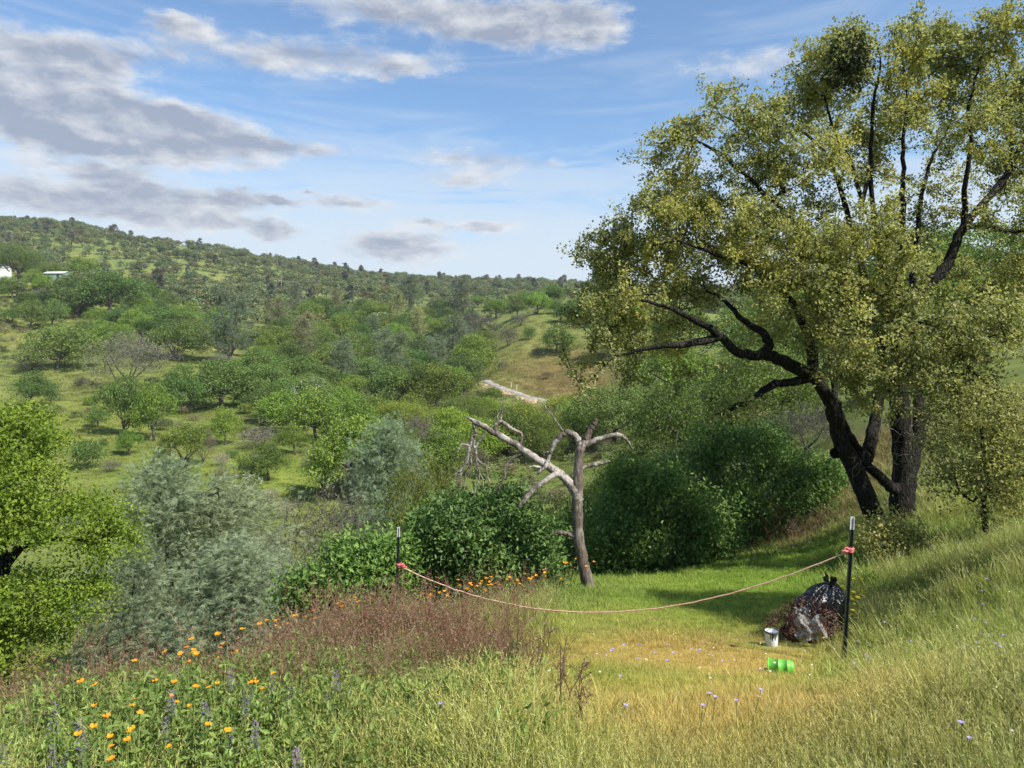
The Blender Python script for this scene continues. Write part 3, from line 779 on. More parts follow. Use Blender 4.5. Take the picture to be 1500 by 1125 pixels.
def white_trunk_tree():       # pale bare trunk on the opposite slope
    p_ = hit(449, 628, 60); d = p_[1]; s = d/FPX
    pts = lambda L: np.array([[ (x-449)*s, o*s, (628-y)*s] for x, y, o in L])
    limbs = [(pts([(449,633,0),(449,620,0),(447,610,0),(444,606,0),(448,600,0)]), .22, .17, None), (pts([(452,594,2),(458,586,4),(462,572,5),(460,560,6)]), .14, .05, (0, 4)),
             (pts([(440,600,-2),(436,594,-3),(432,580,-4)]), .11, .04, (0, 3)), (pts([(456,604,3),(457,590,3),(456,584,4)]), .10, .04, (0, 2))]
    rg = np.random.default_rng(5)
    att = lobe_points([(np.array([(x-449)*s, 0, (628-y)*s]), np.array([rx*s, rx*s, ry*s]), 1) for x, y, rx, ry in ((462,566,18,14),(436,576,16,14),(475,580,14,10),(450,560,14,8))], 260, rg)
    V, F, tp, td = grow(limbs, att, 5, .5, .02)
    e = empty('pale_trunk_tree', p_)
    mobj('trunk', mesh_np('pale_trunk', V, F, [plain('white_bark', (.45,.42,.38), (.75,.72,.66), 1.2, .8, .2, 0)], smooth=True), e)
    C = np.repeat(tp, 14, 0)+rg.normal(0, .3, (len(tp)*14, 3)); cv, cf, lv = leaf_cards(C, .22, .14, rg)
    mobj('crown', mesh_np('pale_trunk_leaves', cv, cf, [MAT['leaf_oak']], fattr={'lv': lv}), e)
    tag(e, 'tree with a bright white forked trunk on the opposite slope', 'tree'); TREES.append((449, 628, 50))
white_trunk_tree()

# the woods between: several to one clump, told apart only by area
def in_poly(x, y, P):
    c = False; n = len(P)
    for i in range(n):
        x1, y1 = P[i]; x2, y2 = P[(i+1) % n]
        if (y1 > y) != (y2 > y) and x < (x2-x1)*(y-y1)/(y2-y1)+x1: c = not c
    return c
AREAS = [ # polygon of foot points, number, overlap factor, kinds, colours, label, group, size range (m)
 ([(390,480),(470,462),(560,470),(700,476),(700,560),(690,575),(640,640),(560,610),(470,570),(400,560)], 96, .44, ['oak']*6+['pine']+['grey'], [G_, GD, GO, GB, GBR, GD], 'tree in the dense mixed wood filling the middle gully', 'trees of the gully wood', (6.5, 10.0)),
 ([(0,425),(90,425),(330,470),(330,520),(240,500),(200,530),(100,500),(0,480)], 54, .42, ['oak']*6+['grey'], [G_, GD, GB], 'oak in the band of trees below the house', 'oaks below the house', (5.0, 8.0)),
 ([(330,520),(420,530),(520,600),(520,690),(440,650),(380,620),(300,600)], 38, .46, ['oak']*5+['grey','bush'], [G_, GB, G_, GO], 'green oak in the lower wood right of the white trunked tree', 'oaks of the lower wood', (5.0, 8.0)),
 ([(110,560),(300,590),(400,650),(400,720),(300,700),(130,650)], 18, .9, ['oak', 'oak', 'bush', 'gbush', 'gbush'], [G_, GB, GO], 'small tree or shrub dotted over the open green slope', 'scattered growth of the open slope', (2.5, 5.0)),
 ([(0,500),(110,500),(120,600),(60,640),(0,620)], 5, 1.2, ['gbush', 'bush'], [G_, GD], 'small bush on the yellow green slope at the left edge', 'bushes of the open left slope', (2.0, 3.2)),
 ([(520,600),(640,640),(690,632),(860,634),(900,660),(700,700),(560,740),(480,760),(470,690)], 42, .5, ['oak']*4+['grey']*3+['gbush', 'big'], [GO, GBR, G_, GY, GO], 'olive or brownish tree in the gully behind the dead tree', 'trees of the gully behind the dead tree', (4.0, 7.0)),
 ([(700,448),(900,448),(1000,470),(1000,500),(880,500),(835,470),(700,462)], 16, .7, ['oak'], [G_, GB, GD], 'oak scattered along the upper edge of the spur', 'oaks along the spur top', (5.0, 7.5)),
]
ar_rg = np.random.default_rng(23); AREA_TREES = []
for poly, cnt, fac, kinds, cols, lab, grp, (smin, smax) in AREAS:
    xs = [p[0] for p in poly]; ys = [p[1] for p in poly]; got = 0; tries = 0
    while got < cnt and tries < cnt*60:
        tries += 1
        px = ar_rg.uniform(min(xs), max(xs)); py = ar_rg.uniform(min(ys), max(ys))
        if not in_poly(px, py, poly): continue
        p_ = hit(px, py, 55)
        if p_ is None or p_[1] > 480: continue
        kd = kinds[int(ar_rg.integers(len(kinds)))]
        size = ar_rg.uniform(smin, smax)*(.5 if kd in ('bush', 'gbush') else 1)
        wpx = size*FPX/p_[1]
        if any(math.hypot(px-a, (py-b)*1.6) < fac*.5*(wpx+c) for a, b, c in TREES): continue
        hp = wpx*(.9+ar_rg.uniform(-.1, .2)) if kd in ('oak', 'big') else wpx*(1.7 if kd == 'pine' else .72)
        l2 = lab
        ci = int(ar_rg.integers(len(cols))); e = put_tree(kd, px, py, wpx, hp, cols[ci], lab, grp, pt=p_); got += 1
        AREA_TREES.append((e, px, py-hp*.5, kd, cols[ci], size, lab))

def word_labels():
    """each wood tree is named by its look and by the nearest tree that stands out"""
    marks = [(px, py-hp*.5, lab) for k, px, py, wp, hp, c, lab in HAND]
    short = {}
    for px, py, lab in marks:
        short[lab] = lab.split(' on the ')[0].split(' below ')[0].split(' above ')[0].split(' right of ')[0].split(' left of ')[0].split(' with ')[0].split(' casting ')[0].split(' among ')[0].split(' alone ')[0].split(' in the ')[0].split(' at the ')[0].split(' just ')[0].split(' beside ')[0].split(' behind ')[0].split(' standing ')[0].split(' half ')[0].split(' near ')[0].split(' touching ')[0].split(' high ')[0].split(' low ')[0].split(' under ')[0]
    good = [(px, py, short[lab]) for px, py, lab in marks if sum(1 for q in short.values() if q == short[lab]) == 1 and len(short[lab].split()) >= 2]
    hue = {G_: 'green', GB: 'bright green', GD: 'dark green', GO: 'olive', GBR: 'brownish', GY: 'yellowish'}; kn = {'oak': 'oak', 'big': 'oak', 'pine': 'pine', 'grey': 'bare tree', 'bush': 'bush', 'gbush': 'bare shrub'}
    slot = {}
    for e, x, y, kd, c, size, lab in AREA_TREES:
        q = min(good, key=lambda g: math.hypot(g[0]-x, g[1]-y)); dx, dy = x-q[0], y-q[1]
        way = ('right of' if dx > 0 else 'left of') if abs(dx) > abs(dy) else ('downhill of' if dy > 0 else 'uphill of')
        slot.setdefault((q[2], way), []).append((math.hypot(dx, dy), e, kd, c))
    num = ['nearest', 'second', 'third', 'fourth', 'fifth', 'sixth', 'seventh', 'eighth', 'ninth', 'tenth', 'eleventh', 'twelfth', 'thirteenth', 'fourteenth', 'fifteenth', 'sixteenth', 'seventeenth', 'eighteenth', 'nineteenth', 'twentieth']
    for (nm, way), lst in slot.items():
        lst.sort(key=lambda t: t[0])
        for i, (_, e, kd, c) in enumerate(lst):
            h_ = 'grey' if kd in ('pine', 'grey', 'gbush') else hue[c]
            e['label'] = ' '.join(('%s %s, %s tree %s the %s' % (h_, kn[kd], num[min(i, 19)], way, nm)).split()[:16])
word_labels()

# wooded slope behind the big oak and the trees just across the gully
BEHIND = [
 ('big',868,690,118,96,GY,38,'yellow green oak crown right behind the dead tree'),('big',800,700,110,84,(1.25,1.2,.75),40,'rounded olive oak left behind the dead tree trunk'),
 ('big',935,660,120,110,(.95,.95,.75),42,'shady oak between the dead tree and the big oak'),('big',985,640,150,190,(.85,.85,.7),36,'tall dark oak with crooked trunk behind the big oak'),
 ('big',1090,620,170,170,(.9,.9,.7),44,'broad oak behind the main limb of the big oak'),('big',1200,600,180,190,(.9,.92,.7),50,'oak on the slope behind the left trunk of the big oak'),
 ('big',1330,580,200,200,(1.,.98,.7),48,'oak on the slope behind the twin trunks'),('big',1450,560,220,190,(.95,.98,.72),46,'oak on the slope at the far right behind the sapling'),
 ('oak',900,600,90,80,G_,95,'green oak on the hillside right of the road'),('oak',980,570,100,90,GB,105,'bright oak on the hillside seen under the big oak canopy'),
 ('oak',1080,550,110,90,G_,110,'oak on the hillside seen through the big oak limbs'),('oak',1160,530,100,90,GB,115,'light green oak high on the hillside behind the big oak'),
 ('oak',1010,520,60,50,GB,160,'small oak on the bright grass behind the big oak'),('oak',1250,500,110,100,G_,120,'oak on the hill crest behind the big oak crown'),
 ('oak',1400,490,120,110,G_,120,'oak on the hill crest near the right edge'),('oak',900,540,60,46,G_,170,'oak beside the spur half hidden by big oak foliage'),
 ('grey',1010,700,110,110,(.6,.57,.5),30,'leafless thicket tree behind the dark green shrubs'),('grey',1180,660,110,70,(.75,.7,.62),33,'pale leafless scrub on the bank behind the dark shrub'),
]
for k, px, py, wp, hp, c, d, lab in BEHIND: put_tree(k, px, py, wp, hp, c, lab, pt=on(px, d))
# pines that rise out of the gully below the camera
def rise(kind, px, d, top_row, wpx, col, lab, var):
    p_ = on(px, d); ztop = EYE-d*(top_row-HOR)/FPX; H = ztop-p_[2]
    put_tree(kind, px, 0, wpx, H*FPX/d, col, lab, pt=p_, var=var)
rise('npine', 250, 27, 686, 215, (.95,.98,.92), 'near grey pine with airy crown left in the gully', 0)
rise('npine', 368, 29, 694, 235, (1.0,1.02,.98), 'near grey pine leaning right beside its twin in the gully', 1)
rise('npine', 318, 22, 800, 230, (.92,.95,.9), 'low grey pine crown in front of the two near pines', 0)
rise('npine', 556, 42, 626, 150, (.92,1.0,.98), 'lone blue grey pine in the middle of the picture', 0)
rise('npine', 165, 24, 800, 130, (.85,.9,.85), 'grey pine half hidden by the bright foreground oak', 1)
rise('grey', 470, 34, 740, 150, (.75,.72,.62), 'leafless tree between the near grey pines and the lone pine', 0)
rise('grey', 420, 26, 800, 110, (.7,.75,.62), 'dull twiggy tree right of the near grey pines', 1)
rise('big', 640, 30, 700, 110, (1.2,.95,.6), 'rusty olive tree under the hanging dead branches', 1)

# ------------------------------------------------------------------ the far ridge: one mass of trees
def far_woods():
    rg = np.random.default_rng(31); protos = []
    for i in range(4):
        a, b = make_tree('ridge_oak_%d' % i, 200+i, 7.0, 7.0, n_att=70, per=11, leaf=.72, mat='far_leaf', spread=.42, clear=.24); protos.append((a, b))
    a, b = make_tree('ridge_pine_0', 210, 11.0, 5.5, 'pine', n_att=110, per=9, leaf=1.1, leafw=.16, mat='far_needle'); protos.append((a, b))
    joined = []
    for a, b in protos:
        va = np.empty(len(a.vertices)*3, np.float32); a.vertices.foreach_get('co', va); vb = np.empty(len(b.vertices)*3, np.float32); b.vertices.foreach_get('co', vb)
        fa = np.empty(len(a.loops), np.int32); a.loops.foreach_get('vertex_index', fa); fb = np.empty(len(b.loops), np.int32); b.loops.foreach_get('vertex_index', fb)
        ka = 4; kb = b.polygons[0].loop_total
        lvb = np.empty(len(b.polygons), np.float32); b.attributes['lv'].data.foreach_get('value', lvb)
        Fa = fa.reshape(-1, ka); Fb = fb.reshape(-1, kb)+len(va)//3
        order = [Fa, Fb]
        joined.append(mesh_np('far_tree', np.concatenate([va, vb]).reshape(-1, 3), order, [MAT['bark_far'], b.materials[0]], fattr={'lv': np.concatenate([np.zeros(len(Fa)), lvb])}, midx=np.concatenate([np.zeros(len(Fa)), np.ones(len(Fb))])))
    P = []
    N = 26000
    d = np.sqrt(rg.uniform(250**2, 1000**2, N)); px = rg.uniform(-120, 1620, N); x = d*(px-750)/FPX; y = d
    n = fbm(x/70, y/70, 4, 51)*1.3 + fbm(x/24, y/24, 2, 52)*.5
    right = (px > 840); ok = (n > -.02) | (rg.uniform(0, 1, N) < .16)
    ok &= ~((px < 100) & (d > 270) & (d < 325))            # the yard of the house
    ok &= ~((px > 170) & (px < 330) & (d > 330) & (d < 470) & (n < .35))
    ok &= ~((px > 700) & (px < 1000) & (d < 300))
    ok &= ~((d < 330) & (rg.uniform(0, 1, N) < .45))
    x = x[ok]; y = y[ok]; px = px[ok]
    cell = {}; keep = []
    for i in range(len(x)):
        k = (int(x[i]//8.6), int(y[i]//8.6))
        if k in cell: continue
        cell[k] = 1; keep.append(i)
    x = x[keep]; y = y[keep]; px = px[keep]; z = height(x, y); n = len(x)
    idx = rg.integers(0, 4, n); idx[(rg.uniform(0, 1, n) < .05)] = 4
    s = rg.uniform(.55, 1.15, n); 
    tint = np.array([1, 1, 1.])*rg.uniform(.75, 1.3, (n, 1))*(1+rg.normal(0, .07, (n, 3)))
    br = rg.uniform(0, 1, n) < .07; tint[br] *= np.array([1.2, 1.0, .98])
    o = gn_scatter('far_woodland', np.stack([x, y, z-.2], 1), rg.uniform(0, 6.28, n), s, tint, idx, joined, xy=rg.uniform(1.0, 1.5, n))
    tag(o, 'far scattered oak wood covering the slopes up to the ridge line', 'woodland', kind='stuff'); print('far trees', n)
far_woods()

def hill_cover():
    """low scrub and tussocks on the slopes across the gully"""
    rg = np.random.default_rng(33); protos = []
    for i in range(3):
        a, b = make_tree('scrub_%d' % i, 220+i, 1.6, 2.4, 'bush', n_att=60, per=12, leaf=.2, mat='far_leaf', spread=.6); protos.append(b)
    N = 5200; d = np.sqrt(rg.uniform(50**2, 330**2, N)); px = rg.uniform(-100, 1100, N); x = d*(px-750)/FPX
    n = fbm(x/22, d/22, 3, 71); wood = ((px > 380) & (px < 720) & (d > 100)) | ((d > 190) & (px < 360)) | ((px > 480) & (px < 900) & (d < 115))
    ok = (rg.uniform(0, 1, N) < np.where(wood, .6, np.clip(.10+.5*n, .03, .5))) & ~((px > 700) & (px < 860) & (d > 120) & (d < 230) & (rg.uniform(0, 1, N) < .8))
    x = x[ok]; y = d[ok]; z = height(x, y); m = len(x)
    t = np.array([1., 1., .9])*rg.uniform(.7, 1.35, (m, 1)); gq = rg.uniform(0, 1, m) < .3; t[gq] = np.array([1.35, 1.0, 1.25])*rg.uniform(.7, 1.2, (gq.sum(), 1))
    o = gn_scatter('hill_scrub', np.stack([x, y, z], 1), rg.uniform(0, 6.28, m), rg.uniform(.35, 1.2, m), t, rg.integers(0, 3, m), protos, xy=rg.uniform(.8, 1.5, m))
    tag(o, 'low scrub dotted under and between the hillside trees', 'scrub', kind='stuff')
hill_cover()

# ------------------------------------------------------------------ the big oak on the bank
def spline(pts, n=6):
    """Catmull-Rom through the points (columns may carry a radius)"""
    p = np.asarray(pts, float); p = np.vstack([2*p[0]-p[1], p, 2*p[-1]-p[-2]]); out = []
    for i in range(1, len(p)-2):
        for t in np.arange(n)/n:
            out.append(.5*((2*p[i]) + (-p[i-1]+p[i+1])*t + (2*p[i-1]-5*p[i]+4*p[i+1]-p[i+2])*t*t + (-p[i-1]+3*p[i]-3*p[i+1]+p[i+2])*t**3))
    out.append(p[-2]); return np.array(out)
def smooth_(a, b, v): t = np.clip((v-a)/(b-a), 0, 1); return t*t*(3-2*t)
def big_oak():
    D = 14.0; S = D/FPX; rg = np.random.default_rng(77)
    base = on(1305, D); base = np.array([base[0], D, base[2]])
    def W(px, py, o=0.0):  return pw(px, py, D) + np.array([o*(px-750)/FPX, o, -o*(py-HOR)/FPX]) - base
    L = []
    def limb(pts, r0, r1, parent, n=4):
        p = spline([W(*q) for q in pts], n)
        p[1:-1] += rg.normal(0, .011, (len(p)-2, 3)); L.append((p, r0, r1, parent)); return len(L)-1
    end = lambda i, f=1.0: (i, int(round((len(L[i][0])-1)*f)))
    # left trunk with its sawn stub and the long limb to the left
    a = limb([(1290,800,-.3),(1284,765,-.3),(1264,712,-.35),(1242,668,-.4),(1230,640,-.4),(1222,610,-.5),(1211,580,-.6),(1192,552,-.7)], .20, .108, None)
    a2 = limb([(1160,536,-.9),(1138,524,-1.1),(1110,520,-1.3),(1078,515,-1.6),(1049,486,-1.9),(1014,468,-2.2),(985,452,-2.4),(940,440,-2.6)], .12, .025, end(a))
    limb([(1238,660,-.5),(1222,664,-.6)], .11, .10, end(a, .45), 2)
    limb([(1128,505,-1.2),(1118,488,-1.3),(1090,470,-1.2),(1060,440,-1.0),(1030,420,-.9)], .085, .02, end(a2, .25))
    limb([(1030,500,-1.9),(985,506,-2.1),(940,512,-2.2),(900,522,-2.2)], .07, .015, end(a2, .55))
    limb([(1160,560,-.8),(1130,565,-1.0),(1104,582,-1.2),(1080,594,-1.4),(1058,606,-1.6)], .085, .03, end(a))
    limb([(1190,520,-.8),(1180,480,-1.0),(1150,430,-1.3),(1110,395,-1.6),(1050,372,-1.8),(990,352,-2.0)], .10, .02, end(a))
    # right trunk
    b = limb([(1326,800,.2),(1324,770,.2),(1322,735,.2),(1325,700,.25),(1324,660,.3),(1320,620,.3),(1317,580,.3),(1318,530,.3),(1322,490,.3)], .27, .15, None)
    c = limb([(1310,718,.1),(1292,700,-.05),(1272,684,-.15),(1256,658,-.2),(1242,634,-.3),(1228,600,-.2),(1222,560,.1),(1215,500,.3),(1200,450,.5),(1165,404,.6),(1092,372,.6),(1001,356,.5),(930,366,.3)], .105, .02, end(b, .33))
    d_ = limb([(1270,672,0),(1276,640,.1),(1284,606,.3),(1292,560,.5),(1290,500,.8),(1270,420,1.0),(1246,330,1.2),(1219,245,1.2),(1190,205,1.1),(1155,181,1.0)], .13, .02, end(c, .25))
    limb([(1338,680,.4),(1344,640,.5),(1346,590,.7),(1356,540,1.0),(1390,480,1.4),(1430,440,1.7),(1475,420,1.9),(1520,400,2.0)], .13, .04, end(b, .35))
    e = limb([(1330,458,.3),(1348,425,.3),(1376,402,.3),(1392,380,.3),(1404,345,.3),(1422,318,.3),(1455,281,.3),(1478,250,.4),(1500,205,.4),(1530,160,.4)], .13, .035, end(b))
    limb([(1414,300,.2),(1413,270,.0),(1423,218,-.2),(1418,170,-.3),(1425,130,-.3),(1438,80,-.3)], .055, .014, end(e, .5))
    limb([(1470,270,.5),(1482,220,.7),(1476,160,.8),(1462,100,.8),(1450,60,.8)], .05, .012, end(e, .66))
    limb([(1440,330,0),(1480,340,-.3),(1530,330,-.6)], .06, .02, end(e, .5))
    f = limb([(1334,430,.5),(1342,380,.7),(1346,313,.8),(1356,262,.9),(1368,227,1.0),(1391,181,1.1),(1400,130,1.1)], .06, .012, end(b))
    g = limb([(1318,450,.1),(1316,400,-.1),(1322,317,-.3),(1323,260,-.4),(1323,204,-.5),(1328,150,-.5),(1322,90,-.5),(1310,50,-.5)], .065, .012, end(b))
    h = limb([(1305,440,0),(1290,380,-.2),(1278,310,-.4),(1276,218,-.6),(1279,150,-.7),(1290,95,-.7),(1280,55,-.7)], .065, .012, end(b))
    limb([(1262,300,-.6),(1246,236,-.8),(1222,190,-.9),(1210,140,-1.0),(1220,90,-1.)], .04, .01, end(h, .45))
    i_ = limb([(1290,450,-.3),(1250,410,-.6),(1200,370,-.9),(1160,320,-1.1),(1119,281,-1.2),(1074,240,-1.3),(1019,206,-1.3),(965,210,-1.3)], .075, .016, end(b))
    limb([(1150,280,-.9),(1120,230,-.8),(1090,190,-.7),(1060,170,-.7)], .05, .012, end(i_, .55))
    limb([(1310,470,-.5),(1290,440,-1.2),(1260,420,-2.0),(1230,430,-2.7)], .09, .02, end(b))
    limb([(1330,480,-.4),(1370,470,-1.2),(1400,480,-2.0),(1430,500,-2.4)], .09, .02, end(b))
    lobes = []
    for px, py, rx, ry, o, rz, wt in [
        (1445,100,62,82,-.2,1.3,1),(1480,170,50,90,.9,1.3,.7),(1365,120,48,70,.8,1.1,.6),(1280,85,78,58,-.6,1.2,1.1),(1215,115,60,62,-.9,1.1,1),(1160,165,62,52,.6,1.2,1),
        (1080,195,82,58,-1.0,1.2,1),(1000,215,66,50,-1.3,1.2,1),(1060,265,86,50,-.6,1.2,.8),(1150,270,80,60,.6,1.2,.7),(1230,240,70,60,.9,1.2,.55),(1300,210,50,80,.1,1.2,.5),
        (960,340,82,58,-.6,1.4,1.1),(890,375,62,48,-.2,1.2,1),(1040,345,80,52,-1.2,1.4,1),(1130,360,90,56,-1.6,1.4,1),(1225,320,84,64,-1.6,1.3,1.1),(1265,390,80,60,-2.0,1.2,1.1),
        (880,440,56,62,.2,1.3,.9),(950,430,84,44,-1.0,1.2,.8),(1060,410,84,36,-1.0,1.1,.6),(1170,420,80,46,-1.8,1.2,.7),(1290,480,90,60,-2.6,1.2,1.2),(1250,510,60,40,-2.0,1.0,.8),
        (1340,560,80,56,-2.2,1.2,1),(1400,480,80,60,-2.2,1.3,1.1),(1460,520,70,70,-1.8,1.4,1),(1490,420,60,60,.8,1.5,.8),(1430,600,50,50,-1.5,1.1,.9),(1500,300,50,90,.8,1.3,.5),
        (1380,300,40,60,.9,1.0,.35),(1330,330,60,60,1.4,1.4,.5),(1180,350,110,80,2.6,1.2,.7),(1040,400,110,80,2.6,1.2,.7),(1350,420,110,80,2.8,1.2,.6),(1250,200,100,90,2.6,1.2,.5),(1420,200,80,110,2.6,1.2,.5),
        (870,500,44,60,-1.2,1.2,.6),(930,515,66,34,-1.2,1.0,.45),(1290,560,60,30,-2.4,.8,.7),(1530,200,60,110,.4,1.4,.8),(1560,380,70,110,.4,1.6,.8),(1390,70,50,46,.3,1.0,.9),(1330,70,46,50,-.8,1.0,.9),(1480,60,46,50,-.2,1.1,1),(1180,230,60,40,-1.4,1.0,.8),(1330,150,46,50,-.9,.9,.6),(1440,200,46,60,-.9,.9,.6),(860,400,40,40,-.8,1.0,1),(890,460,56,44,-1.2,1.0,.8),(985,515,50,24,-1.0,.8,.35),(1075,600,40,16,-1.6,.6,.35),(1480,330,46,50,-.8,.9,.6),(870,470,50,50,.6,1.1,.8),(930,490,70,44,1.0,1.1,.8),(1010,480,70,40,1.4,1.0,.7),(880,540,46,34,-.4,.9,.5),(960,560,60,30,.4,.9,.45),(1060,520,50,34,1.6,.9,.6),(1130,470,60,40,1.6,1.0,.7),(1100,330,70,50,1.8,1.1,.7),(1000,300,60,40,.8,1.0,.8)]:
        lobes.append((W(px, py, o), np.array([rx*S, rz, ry*S]), wt))
    att = lobe_points(lobes, 4700, rg, shell=.4, lower=.6)
    from mathutils import noise as mn
    att = att[np.array([mn.noise(Vector(q)*1.05+Vector((3.1, 0, 9))) + .35*mn.noise(Vector(q)*2.6) for q in att]) > (-.06-.16*smooth_(3.5, 8.0, att[:, 2]))]
    V, F, tp, td = grow(L, att, 77, .28, .0055, 2.5, .22, k_big=14, start_frac=.0)
    e_ = empty('big_oak', base)
    mobj('trunk', mesh_np('big_oak_wood', V, F, [MAT['bark_oak']], smooth=True), e_)
    # leaves along the last stretch of each twig, in small bunches
    per = 62
    k = rg.uniform(-.75, .35, (len(tp), per, 1))
    C = tp[:, None]+td[:, None]*k*.55 + np.clip(rg.normal(0, 1, (len(tp), per, 3)), -1.5, 1.5)*.068*rg.uniform(.7, 1.3, (len(tp), 1, 1)); C = C.reshape(-1, 3)
    lc = np.repeat(rg.uniform(.1, .9, len(tp)), per)
    cv, cf, lv = leaf_cards(C, .064, .042, rg, up=.55, lv_center=lc)
    cr = mobj('crown', mesh_np('big_oak_leaves', cv, cf, [MAT['leaf_hero']], fattr={'lv': lv}), e_)
    # mistletoe ball high in the crown
    mc = W(1245, 92, -1.55); P = mc+unit(rg.normal(0, 1, (2600, 3)))*rg.uniform(.05, .50, (2600, 1))*np.array([.9, .9, 1.1])
    mv, mf, ml = leaf_cards(P, .08, .035, rg)
    mobj('mistletoe', mesh_np('mistletoe', mv, mf, [MAT['mistletoe']], fattr={'lv': ml}), cr)
    # dead grey twigs hanging round the trunks
    g = Geo()
    for _ in range(170):
        px = rg.choice([rg.normal(1350, 26), rg.normal(1300, 40), rg.normal(1380, 30)]); p0 = W(px, rg.uniform(560, 690), rg.uniform(-1.6, .2)); q = [p0]
        dd = unit(np.array([rg.normal(0, .5), rg.normal(0, .5), -1.0]))
        for _k in range(4): dd = unit(dd+rg.normal(0, .35, 3)); q.append(q[-1]+dd*rg.uniform(.06, .16))
        g.tube(q, np.linspace(.007, .002, 5), 3, False)
    g.build('dead_twigs', plain('dead_twig', (.12,.11,.095), (.26,.24,.21), 5, .9, .1, 0), e_)['kind'] = 'stuff'
    tag(e_, 'huge spreading oak with dark twin trunks on the bank at right', 'tree')
big_oak()

# ------------------------------------------------------------------ leaf trees near the camera
def lobed_tree(name, base, lobes, limbs, n_att, per, leaf, leafw, sp, mat, label, seed, bark='bark_oak', step=.25, rt=.005, cat='tree', up=.3, crown='crown', trunk='trunk', lower=.5, col=(1, 1, 1), shell=.45):
    rg = np.random.default_rng(seed)
    att = lobe_points(lobes, n_att, rg, shell=shell, lower=lower, shoot=.22 if cat == 'bush' else .1)
    V, F, tp, td = grow(limbs, att, seed, step, rt, 2.4, .2, 8)
    e = empty(name, base)
    mobj(trunk, mesh_np(name+'_wood', V, F, [MAT[bark]], smooth=True), e)
    C = (tp[:, None]+td[:, None]*rg.uniform(-.3, .3, (len(tp), per, 1)) + rg.normal(0, sp, (len(tp), per, 3))).reshape(-1, 3)
    lc = np.repeat(rg.uniform(.1, .9, len(tp)), per)
    cv, cf, lv = leaf_cards(C, leaf, leafw, rg, up=up, lv_center=lc)
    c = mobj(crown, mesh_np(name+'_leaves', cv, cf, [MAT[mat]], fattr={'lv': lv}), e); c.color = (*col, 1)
    return tag(e, label, cat)
def stand(px, d, lobes_px, limbs_px, D=None):
    """lobes and limbs given as photo positions at distance d (+offset), relative to the foot"""
    base = on(px, d); S = d/FPX
    W = lambda x, y, o=0.0: pw(x, y, d)+np.array([0, o, 0])-base
    lobes = [(W(x, y, o), np.array([rx*S, rz, ry*S]), wt) for x, y, rx, ry, o, rz, wt in lobes_px]
    limbs = []
    for pts, r0, r1, par in limbs_px:
        p = [np.array([0, 0, -.3]) if q == 'foot' else W(*q) for q in pts]
        limbs.append((spline(p, 3), r0, r1, par))
    return base, lobes, limbs
# bright oak at the left edge
b_, lo, li = stand(10, 13.5, [(20,650,70,44,0,1.1,1),(-50,680,80,60,.5,1.3,1),(60,700,60,40,-.6,1.0,1),(120,760,66,46,-.3,1.1,1.1),(30,740,80,40,-.8,1.1,1),(155,800,40,38,0,.9,.8),
        (70,850,80,40,-.9,1.1,1.1),(140,868,44,36,-.6,.9,.9),(30,880,70,40,-1.1,1.0,1),(90,920,62,36,-1.0,.9,.9),(50,965,56,26,-1.2,.8,.8),(-60,780,80,60,0,1.3,1),(-80,880,90,60,-.4,1.3,1),(-20,960,60,40,-1.2,.9,.8),(0,620,50,26,.4,.9,.8)],
    [(['foot',(10,1000),(0,930),(-5,880),(5,830)],.20,.13,None),([(30,800),(70,790),(110,790),(150,800)],.09,.02,(0,12)),([(-5,780),(10,730),(30,690),(25,650)],.10,.02,(0,12)),([(30,870,-.3),(70,860,-.5),(120,870,-.6)],.07,.02,(0,9)),([(-40,830),(-60,780),(-60,720)],.08,.02,(0,12)),([(25,950,-.5),(60,940,-.8),(90,930,-1)],.05,.015,(0,5))])
lo = [(c, r*np.array([1, 1, .72]), w_) for c, r, w_ in lo]
lobed_tree('bright_oak', b_, lo, li, 1150, 52, .07, .046, .09, 'leaf_bright', 'bright yellow green oak cut off by the left edge', 41, lower=.22, shell=.5)
# sapling on the bank at right, small shrub under the oak, dark shrubs
b_, lo, li = stand(1445, 11.0, [(1440,600,50,36,0,.6,1),(1475,640,44,40,-.2,.6,1),(1410,660,44,36,.1,.6,1),(1450,690,56,40,-.3,.6,1),(1400,710,36,30,0,.5,.8),(1490,710,36,40,.2,.5,.9),(1460,745,44,24,-.2,.5,.6),(1510,620,40,60,.2,.6,.8)],
    [(['foot',(1445,780),(1440,740),(1446,700),(1440,660),(1438,620)],.055,.02,None),([(1425,735),(1405,718),(1395,690)],.025,.008,(0,8)),([(1465,720),(1480,690),(1482,650)],.03,.008,(0,8)),([(1465,690),(1490,650),(1510,610)],.022,.008,(0,11))])
lobed_tree('young_oak', b_, lo, li, 460, 26, .055, .036, .075, 'leaf_hero', 'young olive oak on the bank right of the twin trunks', 42, step=.16, rt=.0035)
b_, lo, li = stand(1296, 11.6, [(1296,775,34,17,0,.4,1),(1270,790,26,14,-.2,.3,1),(1325,785,28,14,0,.3,1),(1300,800,36,12,-.2,.35,.9)], [(['foot',(1296,806),(1292,790)],.02,.008,None),(['foot',(1315,800),(1325,788)],.016,.006,None),(['foot',(1280,800),(1272,790)],.016,.006,None)])
lobed_tree('pale_shrub', b_, lo, li, 190, 16, .055, .035, .06, 'leaf_hero', 'low pale leaved shrub at the foot of the twin trunks', 43, step=.1, rt=.0025, cat='bush', crown='foliage', trunk='stems', col=(1.15,1.1,1.15))
